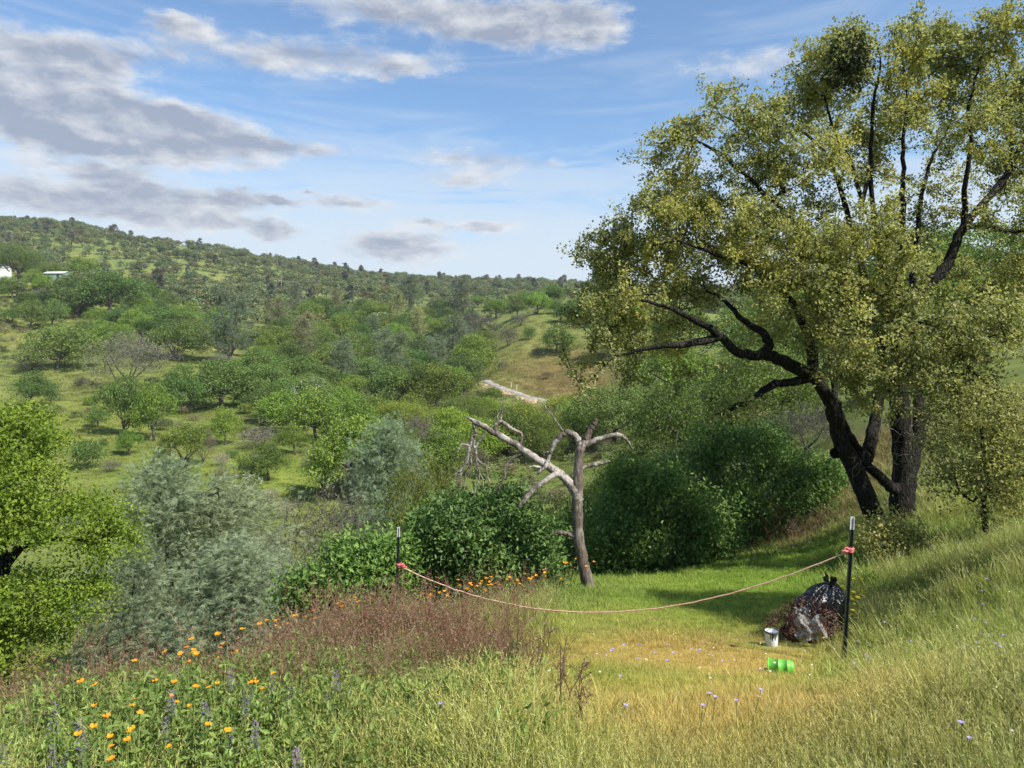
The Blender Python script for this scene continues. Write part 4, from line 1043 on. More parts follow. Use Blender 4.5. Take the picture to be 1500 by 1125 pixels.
def shrub(name, px, d, lobes, label, seed, n, per=30, leaf=.10, col=(1, 1, 1), mat='leaf_shrub'):
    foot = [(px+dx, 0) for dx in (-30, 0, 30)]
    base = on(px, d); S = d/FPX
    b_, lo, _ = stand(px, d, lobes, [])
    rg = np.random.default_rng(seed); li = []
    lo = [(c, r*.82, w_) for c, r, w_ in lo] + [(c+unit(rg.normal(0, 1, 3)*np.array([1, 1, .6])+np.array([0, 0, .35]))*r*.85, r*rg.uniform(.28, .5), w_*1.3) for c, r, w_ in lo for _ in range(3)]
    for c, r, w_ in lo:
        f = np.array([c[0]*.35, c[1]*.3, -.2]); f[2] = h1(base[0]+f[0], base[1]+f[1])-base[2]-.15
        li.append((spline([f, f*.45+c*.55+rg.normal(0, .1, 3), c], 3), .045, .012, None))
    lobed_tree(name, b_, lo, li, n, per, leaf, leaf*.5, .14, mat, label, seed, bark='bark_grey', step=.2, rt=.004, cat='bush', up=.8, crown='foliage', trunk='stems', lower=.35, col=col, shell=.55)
shrub('dark_shrub', 705, 13.2, [(700,770,74,40,0,1.0,1),(640,790,52,44,.2,.8,1),(770,790,56,40,.2,.8,1),(710,820,80,44,-.5,.8,1),(640,835,44,34,-.3,.6,.9),(785,835,40,36,-.2,.6,.9),(740,755,40,26,.6,.7,.8),(670,756,34,24,.5,.6,.8),(700,860,80,24,-.5,.6,.7)],
      'dark green leafy shrub left of the dead tree trunk', 51, 950, 34)
shrub('dark_shrub', 515, 12.0, [(530,830,44,32,0,.7,1),(490,860,52,30,-.2,.7,1),(560,850,42,36,.1,.6,1),(450,885,36,22,-.2,.5,.8),(520,890,60,26,-.3,.6,.9),(585,830,30,30,.3,.5,.8)],
      'mid green leafy shrub just left of the left metal post', 52, 620, 34, col=(1.25,1.25,1.0))
shrub('dark_shrub', 960, 15.0, [(960,730,64,44,0,1.0,1),(905,770,48,44,0,.8,1),(1015,770,46,46,-.2,.8,1),(960,790,84,50,-.5,.9,1.1),(900,820,40,34,-.4,.6,.9),(1030,800,32,36,-.3,.6,.9),(930,715,40,28,.5,.7,.8),(960,838,80,20,-.5,.6,.7)],
      'dark green rounded shrub right of the dead tree at the lawn edge', 53, 1050, 34, .09, (1.2,1.15,1.0))
shrub('dark_shrub', 1095, 19.0, [(1080,670,74,42,0,1.3,1),(1020,690,50,40,.3,1.0,1),(1150,690,64,40,.1,1.1,1),(1110,720,90,48,-.6,1.2,1.1),(1195,705,38,34,0,.9,.9),(1060,740,60,40,-.5,.9,1),(1170,740,50,30,-.4,.8,.9),(1110,770,80,26,-.6,.8,.8),(1110,650,50,24,.4,.9,.8)],
      'broad dark green shrub on the bank left of the big oak', 54, 1200, 32, .10, (1.3,1.25,1.15))
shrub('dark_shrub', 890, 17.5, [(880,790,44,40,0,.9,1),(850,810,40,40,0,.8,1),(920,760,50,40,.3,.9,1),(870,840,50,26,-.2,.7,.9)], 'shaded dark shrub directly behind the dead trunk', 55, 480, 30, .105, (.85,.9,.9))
# oak outside the frame at right: its shade lies across the bank and the lawn edge
b_ = np.array([6.75, 7.3, h1(6.75, 7.3)])
tree_at('oak_tree', PROTO['big0'], b_, (.20, .20, .50), 1.1, 'oak beyond the right edge shading the bank', 'tree', None, (1.4, 1.3, 1))

# ------------------------------------------------------------------ dead tree
def dead_tree():
    D = 12.0; S = D/FPX; base = on(856, D); rg = np.random.default_rng(8)
    W = lambda x, y, o=0.0: pw(x, y, D)+np.array([0, o, 0])-base
    m, t, out = new_mat('weathered_wood')
    tc = t.node('ShaderNodeTexCoord'); v = tc.outputs['Object']
    n1 = t.noise(v, 3.2, 5, .65); n2 = t.noise(t.vmath('MULTIPLY', v, (9, 9, 2.0)), 3.0, 6, .7)
    patch = t.ramp(n1, .44, .58)
    col = t.mix(patch, (.16, .14, .118), (.41, .385, .345)); col = t.mix(t.ramp(n2, .38, .62, .0, .75), col, t.mix(1.0, col, (.42, .38, .34), 'MULTIPLY'))
    b = principled(t, col, .85, .2, bump(t, t.math('ADD', n2, n1), .9, .03)); t.l.new(b.outputs[0], out.inputs[0])
    bark, tb, ob = new_mat('brown_dead_bark')
    tc = tb.node('ShaderNodeTexCoord'); v = tc.outputs['Object']; n1 = tb.noise(v, 2.4, 5, .65); n2 = tb.noise(tb.vmath('MULTIPLY', v, (10, 10, 1.4)), 3.0, 6, .7)
    col = tb.mix(tb.ramp(n1, .40, .66), (.155, .125, .10), (.32, .285, .245)); col = tb.mix(tb.ramp(n2, .4, .6, 0, .8), col, tb.mix(1.0, col, (.4, .36, .33), 'MULTIPLY'))
    b = principled(tb, col, .9, .15, bump(tb, n2, 1.0, .05)); tb.l.new(b.outputs[0], ob.inputs[0])
    e = empty('dead_tree', base)
    def part(name, paths, mat, k=10, jit=.006, par=None):
        g = Geo()
        for pts, r in paths:
            q = np.array([np.append(W(*p_), rr*S*.66) for p_, rr in zip(pts, r)]); q = spline(q, 6)
            q[1:-1, :3] += rg.normal(0, jit, (len(q)-2, 3)); q[:, 3] *= 1+rg.normal(0, .035, len(q))
            g.tube(q[:, :3], np.maximum(q[:, 3], .003), k)
        return g.build(name, mat, par or e, True)
    part('trunk', [([(864,872),(860,850),(852,815),(846,765),(846,725),(847,690),(850,660),(856,648)], [17,14.5,12.5,11.5,12.5,10.5,10,10])], bark, 14)
    part('broken_top', [([(855,652),(862,636),(869,622),(874,614)], [9,7.5,6.5,5])], bark)
    lean = part('leaning_limb', [([(848,735),(840,716),(827,700),(810,688),(783,670),(750,648),(717,630),(700,619),(683,611)], [12,11,10,9.5,8.5,7.5,7,5,2])], m, 12)
    part('right_limb', [([(858,652),(870,646),(885,641),(903,637),(914,641),(921,650),(927,658)], [8,6,5.5,5,4.5,3,1.5])], m)
    part('broken_stub', [([(850,687,.05),(862,684,.1),(874,681,.1),(884,680,.1),(894,676,.1)], [4,4,5,4.5,2])], m)
    part('arched_limb', [([(851,652),(845,642),(836,634),(828,634),(818,643),(809,657),(804,670),(800,680,-.12),(790,690,-.15),(782,697,-.15)], [8,7,6.5,6.5,6,5,4.5,4,3,1.5]), ([(827,634),(818,622),(808,608),(796,592),(787,582)], [2.2,1.6,1.4,1.1,.7]), ([(803,662),(798,664),(796,660)], [2.5,1.8,1])], m)
    part('broken_limb', [([(824,696),(812,694,-.1),(798,701,-.2),(781,712,-.25),(768,727,-.3),(759,737,-.3)], [7,6.5,6,6,5.5,4]), ([(792,684,-.1),(782,681,-.15),(774,681,-.2)], [3,2.5,1.5])], m)
    part('curled_limb', [([(726,634),(726,624),(733,618),(742,622),(751,629),(762,634),(765,641),(763,650),(767,658)], [5,5,4.5,4.5,3.5,3,2.4,2,1]), ([(733,618),(735,605),(737,590),(739,578)], [2,1.5,1.1,.6]), ([(731,619),(729,610),(733,600)], [1.6,1.2,.6])], m, par=lean)
    part('low_stub', [([(842,784),(828,781),(815,780),(808,786)], [6,5,4,2])], bark)
    tw = [([(765,664),(750,672),(741,686),(738,700),(730,714),(722,722)], [4.5,3.6,3.2,2.6,2,1]), ([(766,667),(770,680),(776,690),(779,698)], [1.8,1.4,1.1,.7])]
    part('lower_branch', tw, bark, 7, par=lean)
    hang = [([(702,622),(694,620),(695,628),(698,636),(692,640),(690,650),(686,662),(684,676),(674,690),(663,697)], [6,4.5,4,3.6,3.6,3.2,3,2.4,2,1]),
        ([(698,636),(694,648),(697,662),(698,676),(702,692),(700,706),(695,720),(696,728)], [3.4,3,2.8,2.6,2.2,1.8,1.4,.8]),
        ([(710,634),(704,645),(698,655),(697,668),(704,678),(712,683),(714,698),(718,710),(716,726)], [3,3,2.6,2.4,2.2,2,1.6,1.3,.7]),
        ([(688,652),(678,651),(672,655),(670,663),(664,666)], [2,1.8,1.5,1.2,.7]),([(686,664),(682,680),(676,692),(674,706),(670,722)], [2.4,2,1.7,1.3,.7]),
        ([(690,668),(690,684),(682,698),(680,712),(671,718),(659,724)], [2.2,1.9,1.6,1.3,1,.6]),([(684,676),(690,690),(688,704)], [1.8,1.3,.7]),([(700,690),(707,702),(708,716)], [1.6,1.2,.6]),([(678,690),(670,700),(668,712)],[1.5,1.1,.6])]
    for hb in hang: part('hanging_branch', [hb], m, 7, .006, par=lean)
    tag(e, 'grey dead tree with bare broken limbs beside the lawn', 'tree')
dead_tree()

# ------------------------------------------------------------------ grass, weeds and flowers
def blades(n, h, spread, width, rg, bend=.45, segs=3, seed_head=False):
    """a tuft of curved blades; returns V, quads, tris, lv"""
    V = []; Q = []; T = []; lq = []; lt = []; nv = 0
    for _ in range(n):
        a = rg.uniform(0, 6.28); r = spread*math.sqrt(rg.uniform()); b = np.array([r*math.cos(a), r*math.sin(a), -.03])
        a2 = a+rg.normal(0, .9); d = np.array([math.cos(a2), math.sin(a2), 0]); L = h*rg.uniform(.55, 1.15); be = bend*rg.uniform(.2, 1.3); w_ = width*rg.uniform(.7, 1.3)
        s = np.array([-d[1], d[0], 0]); tw = rg.uniform(-1, 1); s = s*math.cos(tw)+d*math.sin(tw)
        l = rg.uniform(0, 1); pts = []
        for k in range(segs+1):
            t = k/segs; pts.append(b+d*L*be*t*t+np.array([0, 0, L*(t-.28*be*t*t)]))
        for k in range(segs): V += [pts[k]-s*w_*.5*(1-.25*k/segs), pts[k]+s*w_*.5*(1-.25*k/segs)]
        V.append(pts[segs])
        for k in range(segs-1): Q.append((nv+2*k, nv+2*k+1, nv+2*k+3, nv+2*k+2)); lq.append(l)
        T.append((nv+2*segs-2, nv+2*segs-1, nv+2*segs)); lt.append(l); nv += 2*segs+1
        if seed_head:
            tip = pts[segs]; up = unit(pts[segs]-pts[segs-1])
            for q in range(5):
                c = tip-up*L*.16*q/5; dd = unit(up+rg.normal(0, .4, 3))*.014; ss = np.cross(dd, rg.normal(0, 1, 3)); ss = unit(ss)*.0016
                V += [c-ss, c+ss, c+dd]; T.append((nv, nv+1, nv+2)); lt.append(min(1, l+.3)); nv += 3
    return np.array(V), np.array(Q).reshape(-1, 4), np.array(T), np.array(lq+lt)
def grass_mesh(name, *a, **k):
    V, Q, T, lv = blades(*a, **k); return mesh_np(name, V, [Q, T], [MAT['grass']], fattr={'lv': lv})
def leafy_mesh(name, n_st, h, spread, leaf, leafw, per, rg, stemw=.005, mat='grass', spike=None, twiggy=0.0):
    """branching weeds: thin stems with small leaves"""
    V = []; Q = []; lv = []; nv = 0; LC = []
    for _ in range(n_st):
        a = rg.uniform(0, 6.28); r = spread*.5*math.sqrt(rg.uniform()); b = np.array([r*math.cos(a), r*math.sin(a), -.03]); L = h*rg.uniform(.6, 1.15)
        d = unit(np.array([math.cos(a)*.35+rg.normal(0, .15), math.sin(a)*.35+rg.normal(0, .15), 1.0])); p0 = b
        stems = [(b, b+d*L)]
        for q in range(int(twiggy)):
            f = rg.uniform(.35, .9); s0 = b+d*L*f; dd = unit(d+rg.normal(0, .55, 3)*np.array([1, 1, .4])); stems.append((s0, s0+dd*L*rg.uniform(.15, .38)))
        for s0, s1 in stems:
            sd = unit(np.cross(s1-s0, rg.normal(0, 1, 3)))*stemw*.5; V += [s0-sd, s0+sd, s1+sd*.4, s1-sd*.4]; Q.append((nv, nv+1, nv+2, nv+3)); lv.append(rg.uniform(0, .5)); nv += 4
            k = max(1, int(per/len(stems))); f = rg.uniform(.15, 1.0, (k, 1)); LC.append(s0+(s1-s0)*f+rg.normal(0, leaf*.55, (k, 3)))
    C = np.concatenate(LC); cv, cf, cl = leaf_cards(C, leaf, leafw, rg, up=.4)
    return mesh_np(name, np.concatenate([np.array(V), cv]), np.concatenate([np.array(Q), cf+nv]), [MAT[mat]], fattr={'lv': np.concatenate([lv, cl])})
gr = np.random.default_rng(91)
G_SHORT = [grass_mesh('short_grass', 30, .085, .085, .0032, gr, .6) for _ in range(4)]
G_MID = [grass_mesh('grass', 26, .135, .08, .0034, gr, .55) for _ in range(4)]
G_TALL = [grass_mesh('tall_grass', 16, .27, .08, .0028, gr, .45, seed_head=True) for _ in range(3)]
G_LEAFY = [leafy_mesh('leafy_weed', 7, .26, .13, .034, .013, 26, gr) for _ in range(3)]
G_BROWN = [leafy_mesh('brown_weed', 5, .42, .20, .014, .007, 26, gr, .0030, twiggy=4) for _ in range(4)]
def smooth(a, b, v): t = np.clip((v-a)/(b-a), 0, 1); return t*t*(3-2*t)
def blob(px, d, zx, zd, hw, hd): return np.exp(-(((px-zx)/hw)**2+(np.log(d/zd)/np.log(1+hd))**2))
def crest(px): return np.interp(px, [-200,0,300,450,600,760,860,950,1050,1250,1700], [5.0,5.3,6.9,8.8,10.2,11.4,12.6,14.2,19,24,26])
def weed_w(px, d):
    c = crest(px)
    return np.clip(.95*np.exp(-((d-c*.96)/(c*.10))**2)*smooth(830, 690, px) + 1.0*blob(px, d, 630, 7.2, 110, .24) + .9*blob(px, d, 690, 6.4, 60, .12)+ 1.8*blob(px, d, 40, 4.7, 260, .17) + .6*blob(px, d, 540, 5.9, 150, .25) + 1.0*blob(px, d, 1185, 18.5, 60, .16), 0, 1)
CLEAR = [(*on(1182, 8.2)[:2], .30), (*on(1132, 8.05)[:2], .13), (*on(1132, 7.85)[:2], .12), (*hit(1143, 988, 3)[:2], .18), (*hit(1143, 1000, 3)[:2], .15), (*hit(1120, 992, 3)[:2], .12), (*on(1176, 7.85)[:2], .16), (*on(1243, 7.1)[:2], .05)]
def cover():
    rg = np.random.default_rng(92); N = 118000
    d = np.exp(rg.uniform(math.log(1.9), math.log(27), N)); px = rg.uniform(-170, 1670, N)
    keep = d < crest(px)*1.15; d = d[keep]; px = px[keep]
    x = d*(px-750)/FPX; y = d
    for qx, qy, qr in CLEAR:
        k = np.hypot(x-qx, y-qy) > qr; x = x[k]; y = y[k]; d = d[k]; px = px[k]
    z = height(x, y); n = len(x)
    col = zone_colour(x, y); u = rg.uniform(0, 1, n)
    ww = weed_w(px, d); lush = np.clip(1.1*blob(px, d, 260, 4.3, 260, .45)+.5*blob(px, d, 560, 5.4, 100, .25), 0, 1)*(1-ww*.6)
    path = np.clip(1.1*blob(px, d, 980, 7.2, 190, .25)+1.0*blob(px, d, 1050, 4.6, 260, .5)+.9*blob(px, d, 1000, 10, 170, .3)+blob(px, d, 1060, 13.5, 190, .35), 0, 1)
    bank = smooth(1190, 1330, px)
    kind = np.zeros(n, int)      # 0 short 1 mid 2 tall 3 leafy 4 brown
    kind = np.where(u < .45+.5*path, 0, 1)
    kind = np.where((path < .4) & (u > .90), 2, kind)
    kind = np.where((bank > .5) & (u > .88), 2, kind); kind = np.where((bank > .5) & (u <= .88) & (u > .2), 1, kind)
    v = rg.uniform(0, 1, n)
    kind = np.where(v < lush*.27, 3, kind)
    v2 = rg.uniform(0, 1, n); wn = np.clip(.55+fbm(x/.9, y/.9, 3, 66)*1.5, 0, 1); kind = np.where(v2 < ww*wn*.34, 4, kind)
    # brown weeds are big: thin them out
    drop = (kind == 4) & (rg.uniform(0, 1, n) > np.clip((d/9)**1.4*.95, .15, .8)); kind = np.where(drop, np.where(rg.uniform(0, 1, n) < .4, 3, 1), kind)
    tint = col*1.75
    g_ = np.array((.22, .33, .05)); yb = np.array((.46, .37, .14))
    mixv = np.clip(fbm(x/.7, y/.7, 3, 61)*.9+.1, -1, 1)[:, None]
    tint = np.where(mixv > 0, tint+(yb-tint)*mixv*.45, tint+(g_-tint)*(-mixv)*.55)
    tint[kind == 3] = np.array((.20, .28, .065))*rg.uniform(.65, 1.25, ((kind == 3).sum(), 1))
    tint[kind == 2] = tint[kind == 2]*.5+np.array((.46, .41, .18))*.5
    br = kind == 4; k = br.sum(); f = rg.uniform(0, 1, (k, 1)); tint[br] = np.array((.23, .105, .065))*(1-f)+np.array((.32, .235, .15))*f
    lawn = blob(px, d, 1060, 13, 190, .25)[:, None]; tint = np.where((kind < 2)[:, None], tint*(1-.75*lawn)+(np.array((.25, .37, .05))*(.86+.3*fbm(x/.6, y/.6, 3, 69))[:, None]+np.array((.12, .04, .02))*np.clip(fbm(x/1.3, y/1.3, 3, 70), 0, 1)[:, None])*.75*lawn, tint)
    pth = np.clip(blob(px, d, 1000, 7.2, 170, .18)+1.0*blob(px, d, 1030, 3.9, 330, .35), 0, 1)[:, None]*np.clip(.7+fbm(x/.5, y/.5, 3, 68), 0, 1)[:, None]
    tint = np.where((kind < 3)[:, None], tint*(1-.7*pth)+np.array((.56, .40, .13))*.7*pth, tint)
    tint = tint*rg.uniform(.78, 1.22, (n, 1))
    sc = rg.uniform(.6, 1.4, n)*np.clip((d/8)**.25, .85, 1.3)*np.clip(1+.55*fbm(x/.8, y/.8, 3, 67), .5, 1.6)*(1-.35*path)*np.where((px > 480) & (px < 740) & (d > 8.2) & (kind == 4), .6, 1)
    big = (kind == 1) & (rg.uniform(0, 1, n) < .07); sc[big] *= 1.7; tint[big] *= np.array([.75, .85, .75])
    groups = [('short_turf', 0, G_SHORT, 'short grass trodden on the path and lawn'), ('meadow_grass', 1, G_MID, 'knee high green meadow grass over the near slope'), ('seeding_grass', 2, G_TALL, 'straw coloured seeding grass on the bank and edges'),
              ('leafy_weeds', 3, G_LEAFY, 'fresh green leafy weeds in the lower left foreground'), ('brown_weeds', 4, G_BROWN, 'rust brown dead weed stalks along the crest')]
    for nm, k, pr, lab in groups:
        s = kind == k; m = s.sum()
        if not m: continue
        tl = rg.normal(0, .14, (m, 2)); ss = sc[s]*(1.05 if k == 4 else 1)
        o = gn_scatter(nm, np.stack([x[s], y[s], z[s]], 1), rg.uniform(0, 6.28, m), ss, tint[s], rg.integers(0, len(pr), m), pr, tl, xy=np.clip((d[s]/6)**.5, 1, 1.9))
        tag(o, lab, 'grass' if k < 3 else 'weeds', kind='stuff')
        print(nm, m)
cover()

def hill_grass():
    rg = np.random.default_rng(95); N = 44000; d = np.exp(rg.uniform(math.log(30), math.log(260), N)); px = rg.uniform(-100, 1000, N); k = ~((px > 480) & (d < 60)); d = d[k]; px = px[k]; x = d*(px-750)/FPX; n = len(x)
    c = zone_colour(x, d)*1.25*rg.uniform(.75, 1.2, (n, 1)); f = np.clip(fbm(x/5, d/5, 3, 72), 0, 1)[:, None]; c = c*(1-.6*f)+np.array((.36, .31, .13))*.6*f
    o = gn_scatter('hill_grass', np.stack([x, d, height(x, d)], 1), rg.uniform(0, 6.28, n), rg.uniform(1.5, 3.2, n)*np.clip(d/80, .6, 2.2), c, rg.integers(0, 4, n), G_MID, xy=np.full(n, 2.2))
    tag(o, 'rough grass tussocks on the opposite slope', 'grass', kind='stuff')
hill_grass()
# flowers
_T = ['', 'first', 'second', 'third', 'fourth', 'fifth', 'sixth', 'seventh', 'eighth', 'ninth', 'tenth', 'eleventh', 'twelfth', 'thirteenth', 'fourteenth', 'fifteenth', 'sixteenth', 'seventeenth', 'eighteenth', 'nineteenth']
ORD = _T[1:]+['twentieth']+['twenty '+q for q in _T[1:10]]+['thirtieth']+['thirty '+q for q in _T[1:10]]+['fortieth']
def flat_mat(name, c, rough=.6, trans=0.0):
    m, t, out = new_mat(name); b = principled(t, c, rough, .25)
    if trans:
        tr = t.node('ShaderNodeBsdfTranslucent'); t.put(tr.inputs[0], c); mx = t.node('ShaderNodeMixShader'); mx.inputs[0].default_value = trans
        t.l.new(b.outputs[0], mx.inputs[1]); t.l.new(tr.outputs[0], mx.inputs[2]); t.l.new(mx.outputs[0], out.inputs[0])
    else: t.l.new(b.outputs[0], out.inputs[0])
    return m
MAT['poppy'] = flat_mat('poppy_orange', (.85, .33, .012), .5, .3); MAT['yellow'] = flat_mat('flower_yellow', (.85, .62, .02), .5, .3)
MAT['stem'] = flat_mat('flower_stem', (.10, .16, .04)); MAT['purple'] = flat_mat('flower_purple', (.17, .12, .22), .6, .25); MAT['lilac'] = flat_mat('flower_lilac', (.38, .32, .62), .6, .25)
def petals(r, h, k, cup, n=3):
    g = Geo()
    for i in range(k):
        a = i*6.283/k; d = np.array([math.cos(a), math.sin(a), 0]); s = np.array([-d[1], d[0], 0])*r*.62
        p = [np.array([0, 0, h]), d*r*.55+np.array([0, 0, h+r*.35*cup]), d*r+np.array([0, 0, h+r*cup])]
        g.add([p[0], p[1]-s, p[2]-s*.7, p[2]+d*r*.12, p[2]+s*.7, p[1]+s], [(0, 1, 2, 3), (0, 3, 4, 5)])
    return g
def as_mesh(g, name, mat):
    return mesh_np(name, np.concatenate(g.V), [np.array(f) for f in g.F.values()], [mat])
def stem_geo(h, rg, lean=.05, r=.0025):
    g = Geo(); e = rg.normal(0, lean, 2); g.tube([[ -e[0], -e[1], -.05], [-e[0]*.4, -e[1]*.4, h*.5], [0, 0, h]], r, 4, False); return g
fl_rg = np.random.default_rng(15)
POP = [(as_mesh(stem_geo(.40, fl_rg), 'poppy_stem', MAT['stem']), as_mesh(petals(.0135, .40, 4, c), 'poppy_petals', MAT['poppy'])) for c in (.5, .9, .2)]
def flower(name, protos, px, d, sc, label, cat, group):
    p_ = on(px, d); a, b = protos[int(fl_rg.integers(len(protos)))]
    e = empty(name, p_, fl_rg.uniform(0, 6.28), sc); e.rotation_euler[0] = fl_rg.normal(0, .16); e.rotation_euler[1] = fl_rg.normal(0, .16)
    mobj('stem', a, e); mobj('petals', b, e); tag(e, label, cat, group)
# the larger poppies one by one: column and row of the bloom
BLOOMS = [(180,975),(192,973),(308,972),(310,985),(318,987),(333,962),(380,962),(361,985),(382,991),(152,996),(168,1005),(196,1013),(181,1027),(168,1033),(147,1044),(170,1050),(238,996),(250,990),(272,991),(268,1000),
 (292,1035),(267,1048),(309,1053),(219,1055),(167,1070),(193,1068),(210,1082),(140,1062),(125,1070),(118,1052),(396,978),(410,975),(340,975),(230,1012),(287,1008),(262,1015)]
def bloom_d(px, py, h=.40):       # distance at which a bloom h above the ground is seen on that row
    ds = np.linspace(2.2, 14, 500); x = ds*(px-750)/FPX; r = (EYE-ds*(py-HOR)/FPX)-height(x, ds)-h
    i = np.argmax(r < 0); return float(ds[i]) if (r < 0).any() else None
for px, py in BLOOMS:
    d = bloom_d(px, py)
    if d and d < crest(px)*1.1: flower('poppy', POP, px, d, fl_rg.uniform(.7, 1.08), 'orange poppy bloom, %s from the left among the foreground weeds' % ORD[sorted(BLOOMS).index((px, py))], 'flower', 'orange poppies of the lower left foreground')
def small_blooms():
    rg = np.random.default_rng(16)
    pm = as_mesh(petals(.020, .42, 4, .5), 'far_poppy', MAT['poppy']); ym = as_mesh(petals(.022, .16, 5, .2), 'yellow_flower', MAT['yellow'])
    lm = as_mesh(petals(.010, .2, 6, .6), 'lilac_flower', MAT['lilac']); wm = as_mesh(petals(.006, .13, 5, .3), 'white_flower', flat_mat('flower_white', (.75, .72, .66)))
    pts = []; idx = []
    def addz(n, px0, px1, f, k, sd):
        for _ in range(n):
            px = rg.uniform(px0, px1); d = f(px)*rg.normal(1, sd); p_ = on(px, d); pts.append(p_); idx.append(k)
    addz(95, 430, 860, lambda q: crest(q)*.94, 0, .05); addz(26, 250, 560, lambda q: crest(q)*.88, 0, .06)
    addz(60, 1195, 1265, lambda q: 9.3, 1, .05); addz(26, 1230, 1480, lambda q: 6.0, 2, .22); addz(40, 1180, 1500, lambda q: 6.6, 3, .2); addz(34, 780, 1180, lambda q: 6.5, 3, .3); addz(16, 880, 1120, lambda q: 5.6, 2, .12)
    n = len(pts)
    o = gn_scatter('small_wildflowers', np.array(pts), rg.uniform(0, 6.28, n), rg.uniform(.8, 1.3, n), np.ones((n, 3)), idx, [pm, ym, lm, wm], rg.normal(0, .15, (n, 2)))
    tag(o, 'tiny orange, yellow and lilac wildflowers sprinkled through the grass', 'flowers', kind='stuff')
small_blooms()
def spikes():
    rg = np.random.default_rng(17); out = []
    for q in range(3):
        g = Geo()
        for i in range(34):
            f = i/34; a = i*2.4; r = .010*(1-.7*f); c = np.array([r*math.cos(a), r*math.sin(a), .26+.10*f]); d = unit(np.array([math.cos(a), math.sin(a), .4]))*.010; s = np.array([-d[1], d[0], 0])*.45
            g.add([c-s*.4, c+d*.6-s, c+d, c+d*.6+s], [(0, 1, 2, 3)])
        out.append((as_mesh(stem_geo(.30, rg), 'vetch_stem', MAT['stem']), as_mesh(g, 'vetch_bloom', MAT['purple'])))
    return out
SP = spikes()
VET = [(348,1032),(345,1040),(370,1025),(246,1047),(402,1022),(494,1015),(510,1022),(355,1003),(56,1118),(28,1120),(112,1112),(305,1080),(230,1085),(243,982),(365,1090),(400,1050),(140,1100),(85,1108),(60,1095),(320,1045),(283,1060),(440,1085)]
for px, py in VET:
    d = bloom_d(px, py, .3)
    if d: flower('vetch_spike', SP, px, d, fl_rg.uniform(.85, 1.25), 'dusky purple vetch spike, %s from the left in the foreground' % ORD[sorted(VET).index((px, py))], 'flower', 'purple vetch spikes of the foreground')
BR = [(as_mesh(stem_geo(.22, fl_rg, .04, .0015), 'thin_stem', MAT['stem']), as_mesh(petals(.009, .22, 6, .6), 'lilac_petals', MAT['lilac'])) for _ in range(2)]
LIL = [(1028,1028),(1077,1022),(1093,1018),(1022,1036),(1036,1024),(888,1036),(640,1038),(1412,1070),(1400,1068),(1458,885)]
for px, py in LIL:
    d = bloom_d(px, py, .22)
    if d: flower('lilac_flower', BR, px, d, fl_rg.uniform(.8, 1.15), 'lilac flower on a thin stem, %s from the left in the grass' % ORD[sorted(LIL).index((px, py))], 'flower', 'lilac flowers of the path')
# dark dock stalks that stand clear of the grass
def dock(px, d, h, label, seed):
    rg = np.random.default_rng(seed); p_ = on(px, d); e = empty('dock_stalk', p_); g = Geo(); C = []
    for q in range(4):
        ln = rg.normal(0, .16, 2); hh = h*rg.uniform(.65, 1.0); pts = np.array([[ln[0]*t*hh, ln[1]*t*hh, -.05+hh*t] for t in np.linspace(0, 1, 6)]) + rg.normal(0, .008, (6, 3)); g.tube(pts, np.linspace(.0042, .0018, 6), 4, False)
        for b in range(4):
            f = rg.uniform(.45, .9); s0 = np.array([np.interp(f, np.linspace(0, 1, 6), pts[:, k]) for k in range(3)]); s1 = s0+unit(np.array([rg.normal(), rg.normal(), 1.3]))*hh*rg.uniform(.1, .22); g.tube([s0, s1], [.0022, .0012], 3, False)
            C.append(s0+(s1-s0)*rg.uniform(.25, 1, (22, 1))+rg.normal(0, .008, (22, 3)))
        C.append(pts[-1]+np.array([0, 0, -.12*hh])*rg.uniform(0, 1, (16, 1))+rg.normal(0, .007, (16, 3)))
    g.build('stalk', flat_mat('dock_stem', (.13, .075, .05)), e)
    cv, cf, lv = leaf_cards(np.concatenate(C), .009, .006, rg); o = mobj('seed_heads', mesh_np('dock_seeds', cv, cf, [MAT['dock']], fattr={'lv': lv}), e)
    tag(e, label, 'weed')
MAT['dock'] = leaf_mat('dock_seed', (.085, .042, .028), (.20, .115, .075), .15)
for i, (px, d, h, lab) in enumerate([(428,3.9,.62,'tall thin dock stalk in front of the green weeds at lower left'),(815,3.6,.50,'branching dark dock stalk at the bottom centre of the path edge'),(850,3.3,.40,'short brown dock stalk right of the branching one at bottom centre'),(760,5.6,.75,'loose brown stalks right of the brown weed mass'),(785,5.0,.6,'sparse stalk beside the loose brown stalks'),(735,4.9,.5,'low brown stalk left of the path middle')]): dock(px, d, h, lab, 300+i)

# ------------------------------------------------------------------ metal posts and the rope between them
M_POST = plain('post_dark_green', (.012, .018, .014), (.035, .045, .035), 12, .5, .4, .2); M_WHITE = plain('post_white', (.42, .42, .40), (.6, .6, .57), 10, .5, .4, .1)
def t_post(top, foot, label):
    foot = np.array(foot); top = np.array(top); ax = unit(top-foot); L = np.linalg.norm(top-foot)
    e = empty('metal_post', foot); q = Vector(ax).to_track_quat('Z', 'Y'); e.rotation_mode = 'QUATERNION'; e.rotation_quaternion = q
    def prof(z0, z1, name, mat, s=1.0):
        g = Geo(); g.box((0, -.004, (z0+z1)/2), (.036*s, .006*s, z1-z0)); g.box((0, .0135, (z0+z1)/2), (.006*s, .0285*s, z1-z0)); return g.build(name, mat, e)
    prof(-.4, L-.13, 'shaft', M_POST); prof(L-.13, L, 'white_tip', M_WHITE, 1.0)
    g = Geo(); g.box((0, -.0095, .02), (.012, .005, .012)); stud = g.build('stud', M_POST, e)
    n = int((L-.2)/.055)
    for i in range(n):
        o = stud if i == 0 else link(stud.copy(), e); o.parent = e; o.location = (0, 0, .05+i*.055)
    tag(e, label, 'post'); return e
